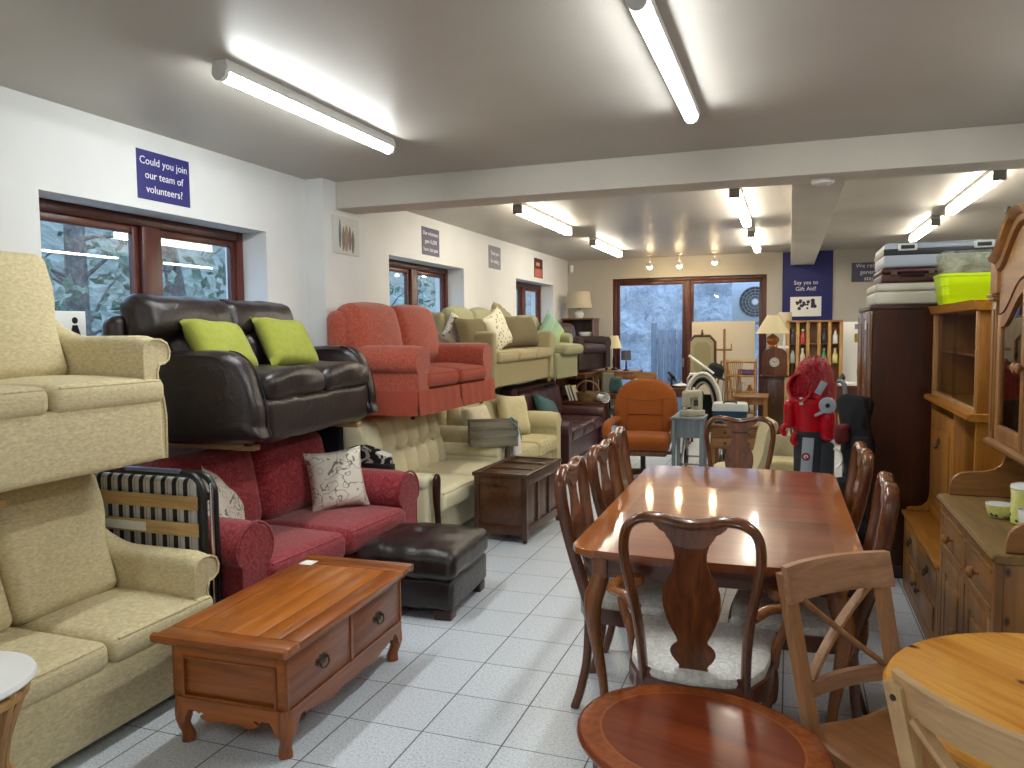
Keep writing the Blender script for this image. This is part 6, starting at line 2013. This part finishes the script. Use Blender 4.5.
# grandmother clock with lamp
t = thing('grandmother_clock', 'dark narrow grandmother clock beside the rattan shelf', 'clock', (-.16, 9.60, 0))
MB().box(-.145, .145, -.10, .10, 0, .30, .004).box(-.155, .155, -.11, .11, 0, .05, .004).build('plinth', m('oakdark_z'), t)
MB().box(-.115, .115, -.08, .08, .30, 1.02, .003).build('trunk', m('oakdark_z'), t)
hd = [(-.14, 1.02)] + [(.14 * cos(pi - pi * k / 14), 1.27 + .085 * sin(pi * k / 14)) for k in range(15)] + [(.14, 1.02)]
MB().prism(hd, XZ(-.10), 0, .20, .004).build('hood', m('brown'), t)
MB().box(-.155, .155, -.115, .105, 1.01, 1.03, .004).build('moulding', m('oakdark'), t)
d = MB().box(-.085, .085, -.086, -.08, .36, .96, .004).build('trunk_door', m('oakdark_z'), t)
fc = MB().lathe([(.0, .004), (.075, .004), (.08, 0)], M=Matrix.Translation((0, -.1005, 1.185)) @ Matrix.Rotation(pi / 2, 4, 'X'), seg=32, sx=.68, sy=.68).build('dial', plain('silver_dial', (.55, .55, .50), .4), t)
q = MB()
for k in range(12):
    a = pi * k / 6
    q.box(-.002, .002, -.1062, -.1046, -.005, .005, M=Matrix.Translation((.042 * sin(a), 0, 1.185 + .042 * cos(a))) @ Matrix.Rotation(a, 4, 'Y'))
q.build('hour_mark', m('black'), fc)
q = MB()
for a, l, w in ((RAD(-50), .026, .003), (RAD(60), .037, .002)):
    q.box(-w, w, -.1085, -.107, -.006, l, M=Matrix.Translation((0, 0, 1.185)) @ Matrix.Rotation(a, 4, 'Y'))
q.build('clock_hand', m('black'), fc)
MB().lathe([(.0, .0), (.035, 0), (.035, .004), (0, .008)], M=Matrix.Translation((0, -.086, .72)) @ Matrix.Rotation(pi / 2, 4, 'X'), seg=16).build('keyhole_plate', m('brass'), d)
lamp('large lamp with ivory tapered shade on top of the grandmother clock', (-.185, 9.60, 1.356), .19, .065, .165, .375, [(.0, 0), (.05, 0), (.055, .012), (.045, .03), (.075, .08), (.07, .115), (.03, .145), (.018, .155), (0, .155)], 'amber', 'shade')
tag(MB().box(-.06, .06, -.05, .05, 0, .03, .004).build('small_book', m('paper'), loc=(-.065, 9.58, 1.345)), 'small white book lying on the clock beside the lamp', 'book')
lamp('cream lamp partly behind the clock lamp', (-.06, 11.35, 1.22), .10, .085, .36, .58, [(.0, 0), (.06, 0), (.06, .015), (.02, .04), (.025, .2), (.015, .34), (0, .34)], 'porcelain', 'shade2')
table('lamp_table', 'tall dark plant stand carrying the cream lamp behind the clock', (-.06, 11.35, 0), .26, .26, 1.219, 'brown_x', 'brown', 0, .05, .016, cat='stand')

# display rack with bottles
t = thing('display_rack', 'tall pine display rack with columns of small bottles', 'rack', (.315, 11.25, 0))
MB().box(-.345, .345, .08, .095, .2, 1.66, .002).build('back_board', m('tan'), t)
for x in (-.335, -.21, -.08, .06, .19, .335): MB().box(x - .022, x + .022, -.06, .08, .0, 1.66, .003).build('divider', m('pinez'), t)
MB().box(-.355, .355, -.07, .10, 1.66, 1.685, .003).build('rack_top', m('tan_x'), t)
for z in (.5, .8, 1.10, 1.36): MB().box(-.33, .33, -.05, .08, z, z + .012, .002).build('shelf', m('tan_x'), t)
cols = [(.55, .5, .4), (.05, .035, .07), (.6, .62, .62), (.05, .25, .12), (.45, .06, .05), (.3, .35, .36), (.6, .55, .25), (.03, .03, .035)]
clm = [plain('bottle_glaze_%d' % k, c, .25) for k, c in enumerate(cols)]
wn_ = ['cream', 'dark purple', 'white', 'green', 'red', 'grey', 'yellow', 'black']
pos_ = ['first', 'second', 'third', 'fourth']
k = 0
for j, z in enumerate((1.372, 1.112)):
    for i, x in enumerate((-.272, -.145, .125, .262)):
        ci = (i * 3 + j * 4 + 1) % 8
        u = thing('bottle', '%s bottle in the %s filled column, %s shelf of the pine display rack' % (wn_[ci], pos_[i], ('upper', 'lower')[j]), 'bottle', (.315 + x, 11.22, z), 0, 'bottles in the pine display rack')
        MB().lathe([(.0, 0), (.033, 0), (.036, .01), (.036, .10), (.016, .14), (.014, .17), (0, .17)], seg=14).build('body', clm[ci], u)
        MB().lathe([(.0, .1705), (.017, .1705), (.017, .195), (0, .195)], seg=10).build('cap', clm[(ci + 2) % 8], u)
t = thing('poster_stand', 'white leaflet stand with a yellow card right of the pine display rack', 'stand', (.82, 11.6, 0))
MB().box(-.125, .125, -.012, .012, .0, 1.66, .003).build('panel', m('paper'), t)
MB().box(-.2, .2, -.12, .12, 0, .02, .003).build('foot', m('white_plastic'), t)
MB().box(.02, .11, -.016, -.0125, 1.38, 1.50).build('leaflet', plain('yellow_card', srgb(168, 146, 50), .7), t, label='yellow card')
MB().box(.02, .11, -.016, -.0125, 1.56, 1.63).build('leaflet', m('greypaint'), t, label='grey card')

# brown desk with ornaments behind the black bag
table('writing_table', 'brown writing table with black ornaments beside the wardrobe', (.60, 8.6, 0), .52, .5, 1.0, 'brown_x', 'brown', 0, .12, .022)
for k, (x, z0, pr, lb) in enumerate([(.51, 1.001, [(.0, 0), (.04, 0), (.045, .01), (.015, .03), (.03, .07), (.02, .10), (0, .12)], 'black squat ornament on the brown writing table'), (.66, 1.001, [(.0, 0), (.03, 0), (.012, .03), (.018, .14), (.01, .2), (.014, .23), (0, .24)], 'tall black ornament on the brown writing table')]):
    u = thing('ornament', lb, 'ornament', (x, 8.5, z0))
    MB().lathe(pr, seg=16).build('body', m('black'), u)
tag(MB().box(-.09, .09, -.06, .06, 0, .035, .004).build('white_box', m('paper'), loc=(.56, 8.40, 1.001)), 'flat white box on the front edge of the brown writing table', 'box')

# cream chairs between the dining table and the desk
t = thing('nursing_chair', 'cream button chair with curved scrolled back behind the far dining chair', 'chair', (-.36, 6.70, 0), RAD(-78))
t.scale = (1, .72, 1)
prof = spline([(-.28, .32), (-.30, .40), (-.10, .43), (.10, .42), (.19, .55), (.23, .70), (.27, .80), (.33, .825), (.36, .78), (.33, .72), (.30, .6), (.27, .42), (.22, .30), (-.1, .28)], 5, True)
mb = MB()
rings = []
for x, s_ in ((-.20, .9), (-.19, .97), (-.16, 1.0), (0, 1.0), (.16, 1.0), (.19, .97), (.20, .9)):
    rings.append([(x, (p.x) * s_ + .03 * (1 - s_), (p.y - .5) * s_ + .5) for p in prof])
mb.loft(rings).build('upholstered_body', m('cream_cloth'), t)
for sx in (-.15, .15):
    for y in (-.22, .2): MB().lathe([(.012, 0), (.016, .04), (.022, .12), (.026, .30)], (sx, y, 0), 10).build('leg', m('brown'), t)
t = thing('tub_chair', 'low cream tub chair left of the red bag', 'chair', (-.02, 7.42, 0))
MB().rb((0, .02, .22), (.16, .17, .17), .04, 6).build('seat', m('cream_cloth'), t)
rings = []
for k in range(15):
    a = RAD(200 - 220 * k / 14)
    ring = []
    for r, z in ((.175, .05), (.175, .56), (.185, .58), (.215, .58), (.225, .56), (.215, .05)):
        ring.append((r * cos(a), .03 + r * sin(a), z))
    rings.append(ring)
for sx in (-.13, .13):
    for sy in (-.1, .13): MB().cyl((sx, sy, 0), (sx, sy, .06), .016, .02, 10).build('foot', m('brown'), t)
MB().loft(rings).build('tub_back', fabric('pale_tub_cloth', srgb(176, 168, 140), .1, 40), t)

# red bag
M_['redv'] = leather('red_vinyl', srgb(186, 8, 28), .25, .35, .12)
M_['charcoal'] = fabric('charcoal_nylon', srgb(52, 56, 62), .12, 80)
t = thing('golf_bag', 'upright red and charcoal golf bag with hood behind the dining table', 'bag', (.165, 6.52, 0), RAD(0))
def ell(rx, ry, z, cx=0, cy=0, n=24, tilt=0): return [(cx + rx * cos(2 * pi * k / n), cy + ry * sin(2 * pi * k / n), z + tilt * cos(2 * pi * k / n)) for k in range(n)]
MB().loft([ell(.125, .11, z, cx) for z, cx in ((.18, .0), (.20, .0), (.45, .005), (.80, .0))]).build('lower_body', m('charcoal'), t)
MB().loft([ell(rx, ry, z, cx) for rx, ry, z, cx in ((.13, .115, .77, 0), (.135, .12, .81, .0), (.155, .13, .9, .005), (.165, .14, .985, .01))]).build('upper_body', m('redv'), t)
MB().loft([ell(.17, .145, .985, .01), ell(.174, .15, .99, .01), ell(.174, .15, 1.025, .01), ell(.17, .145, 1.03, .01)]).build('collar', m('redv'), t)
rings = []
for k in range(9):
    q = k / 8
    a = q * pi / 2
    rx, rz_ = .172, .32
    ring = []
    for j in range(28):
        th = 2 * pi * j / 28
        f = cos(a) ** .75 if k < 8 else .02
        w = 1 + (.045 * sin(j * 1.9 + k * .8) + .03 * sin(j * 4.3 + k * 1.7)) * (0 if k in (0,) else 1)
        ring.append((.01 + .02 * q + rx * f * cos(th) * w, .145 * f * sin(th) * w, 1.03 + rz_ * sin(a) + .012 * sin(j * 2.2 + k * 2)))
    rings.append(ring)
def fold_mat():
    n = NT('creased_red_vinyl')
    v = n.coord((1, 1, .35))
    f = n.noise(v, 26, 3, 1.8)
    n.l(n.ramp(f, [(.35, srgb(150, 4, 20)), (.6, srgb(196, 12, 34))]), n.b.inputs['Base Color'])
    n.set(Roughness=.22)
    n.bump(f, 1.0, .05)
    return n.m
M_['redfold'] = fold_mat()
MB().loft(rings).build('hood', m('redfold'), t)
op = MB()
pts = [(-.085 + .085 * cos(2 * pi * k / 22), -.135 + .03 * sin(2 * pi * k / 22) + .02 * (1 if k < 11 else 0), 1.115 + .10 * sin(2 * pi * k / 22)) for k in range(22)]
op.tube(pts, .012, 8, closed=True)
op.build('hood_rim', m('redv'), t)
MB().loft([pts, [(x * .8 - .017, y + .03, (z - 1.115) * .8 + 1.115) for x, y, z in pts], [(-.085 + (x + .085) * .1, -.07, 1.115 + (z - 1.115) * .1) for x, y, z in pts]], cap=False).build('hood_opening', m('redfold'), t)
MB().box(.035, .085, -.152, -.146, 1.065, 1.17, .002, M=Matrix.Translation((.06, 0, 1.1)) @ Matrix.Rotation(RAD(28), 4, 'Y') @ Matrix.Translation((-.06, 0, -1.1))).build('hood_label', m('greycase'), t, label='pale grey slanted label')
MB().rb((.125, -.09, .82), (.055, .06, .12), .045, 6).build('side_pocket', m('redv'), t)
MB().rb((.125, -.085, .51), (.05, .05, .185), .04, 6).build('side_pocket', m('charcoal'), t)
w = MB().lathe([(.0, .03), (.03, .03), (.055, .022), (.062, .01), (.062, 0)], M=Matrix.Translation((.115, -.17, .985)) @ Matrix.Rotation(pi / 2, 4, 'X'), seg=28)
w.prism([(.085, .955), (.10, .93), (.03, .895), (.022, .91)], XZ(-.185), 0, .02, .004)
wo = w.build('crank_wheel', m('greycase'), t, label='round pale grey wheel with pointer')
MB().lathe([(.0, .012), (.014, .012), (.018, 0)], M=Matrix.Translation((.115, -.199, .985)) @ Matrix.Rotation(pi / 2, 4, 'X'), seg=14).build('hub', m('black'), wo)
MB().rb((-.16, -.03, .90), (.04, .06, .11), .035, 6).build('side_pouch', m('redv'), t)
MB().tube(spline([(-.17, -.07, .82), (-.205, -.08, .79), (-.2, -.08, .75), (-.175, -.08, .745)], 4), .022, 10).tube(spline([(-.11, -.11, .76), (-.13, -.12, .70), (-.10, -.12, .67)], 4), .022, 10).build('strap_loop', m('redv'), t)
MB().box(-.085, -.06, -.15, -.135, .98, 1.04, .004).build('toggle', m('white_plastic'), t)
pl = MB().box(-.095, -.01, -.122, -.108, .44, .72, .004, M=Matrix.Translation((.04, 0, 0)) @ Matrix.Rotation(RAD(3), 4, 'Y') @ Matrix.Translation((-.04, 0, 0))).build('front_panel', m('greycase'), t, label='pale grey upright panel')
MB().lathe([(.0, .003), (.03, .003), (.032, 0)], M=Matrix.Translation((-.032, -.122, .575)) @ Matrix.Rotation(pi / 2, 4, 'X'), seg=20).build('badge', plain('badge_crimson', srgb(140, 16, 40), .4), pl)
MB().tube([(-.032 + .014 * cos(RAD(a)), -.127, .575 + .014 * sin(RAD(a))) for a in range(-30, 300, 30)], .004, 6).box(-.046, -.018, -.129, -.125, .573, .578).build('badge_mark', m('white_plastic'), pl)
MB().loft([ell(.12, .105, 0, 0), ell(.128, .113, .02, 0), ell(.128, .113, .16, 0), ell(.125, .11, .185, 0)]).build('base', m('black'), t)

t = thing('golf_trolley_bag', 'black carry bag with white ring leaning beside the wardrobe', 'bag', (.345, 5.02, 0), RAD(0))
def lump(u, v, q, p): return p + Vector((.05 * MN.noise(p * 6 + Vector((3, 0, 0))), .035 * MN.noise(p * 9), .05 * MN.noise(p * 5)))
MB().rb((.035, .0, .86), (.08, .085, .31), .06, 16, lump).build('upper_body', m('black_cloth'), t)
MB().rb((.01, -.01, .34), (.10, .11, .33), .08, 14, lump).build('lower_body', m('black_cloth'), t)
MB().tube(spline([(.07, -.09, 1.16), (.10, -.12, .95), (.09, -.13, .75), (.04, -.13, .62)], 6), [(.016, .005)] * 19, 8).build('shoulder_strap', m('black'), t)
MB().rb((.06, -.095, .80), (.05, .03, .14), .028, 8, lump).build('end_pocket', m('black_cloth'), t)
MB().tube([(-.095 + .05 * cos(RAD(a)), -.10, .80 + .06 * sin(RAD(a))) for a in range(-70, 100, 17)], .013, 8, flat=.6).build('white_ring', m('white_plastic'), t)
MB().tube(spline([(-.02, .05, .62), (-.02, .05, 1.0), (-.025, .05, 1.20), (-.045, .05, 1.25), (-.07, .05, 1.25)], 5), .014, 10).build('trolley_handle', m('steel'), t)
MB().rb((-.05, -.10, .95), (.032, .025, .055), .022, 6, lump).build('front_pocket', fabric('dark_red_cloth', srgb(84, 14, 18), .2, 60), t)
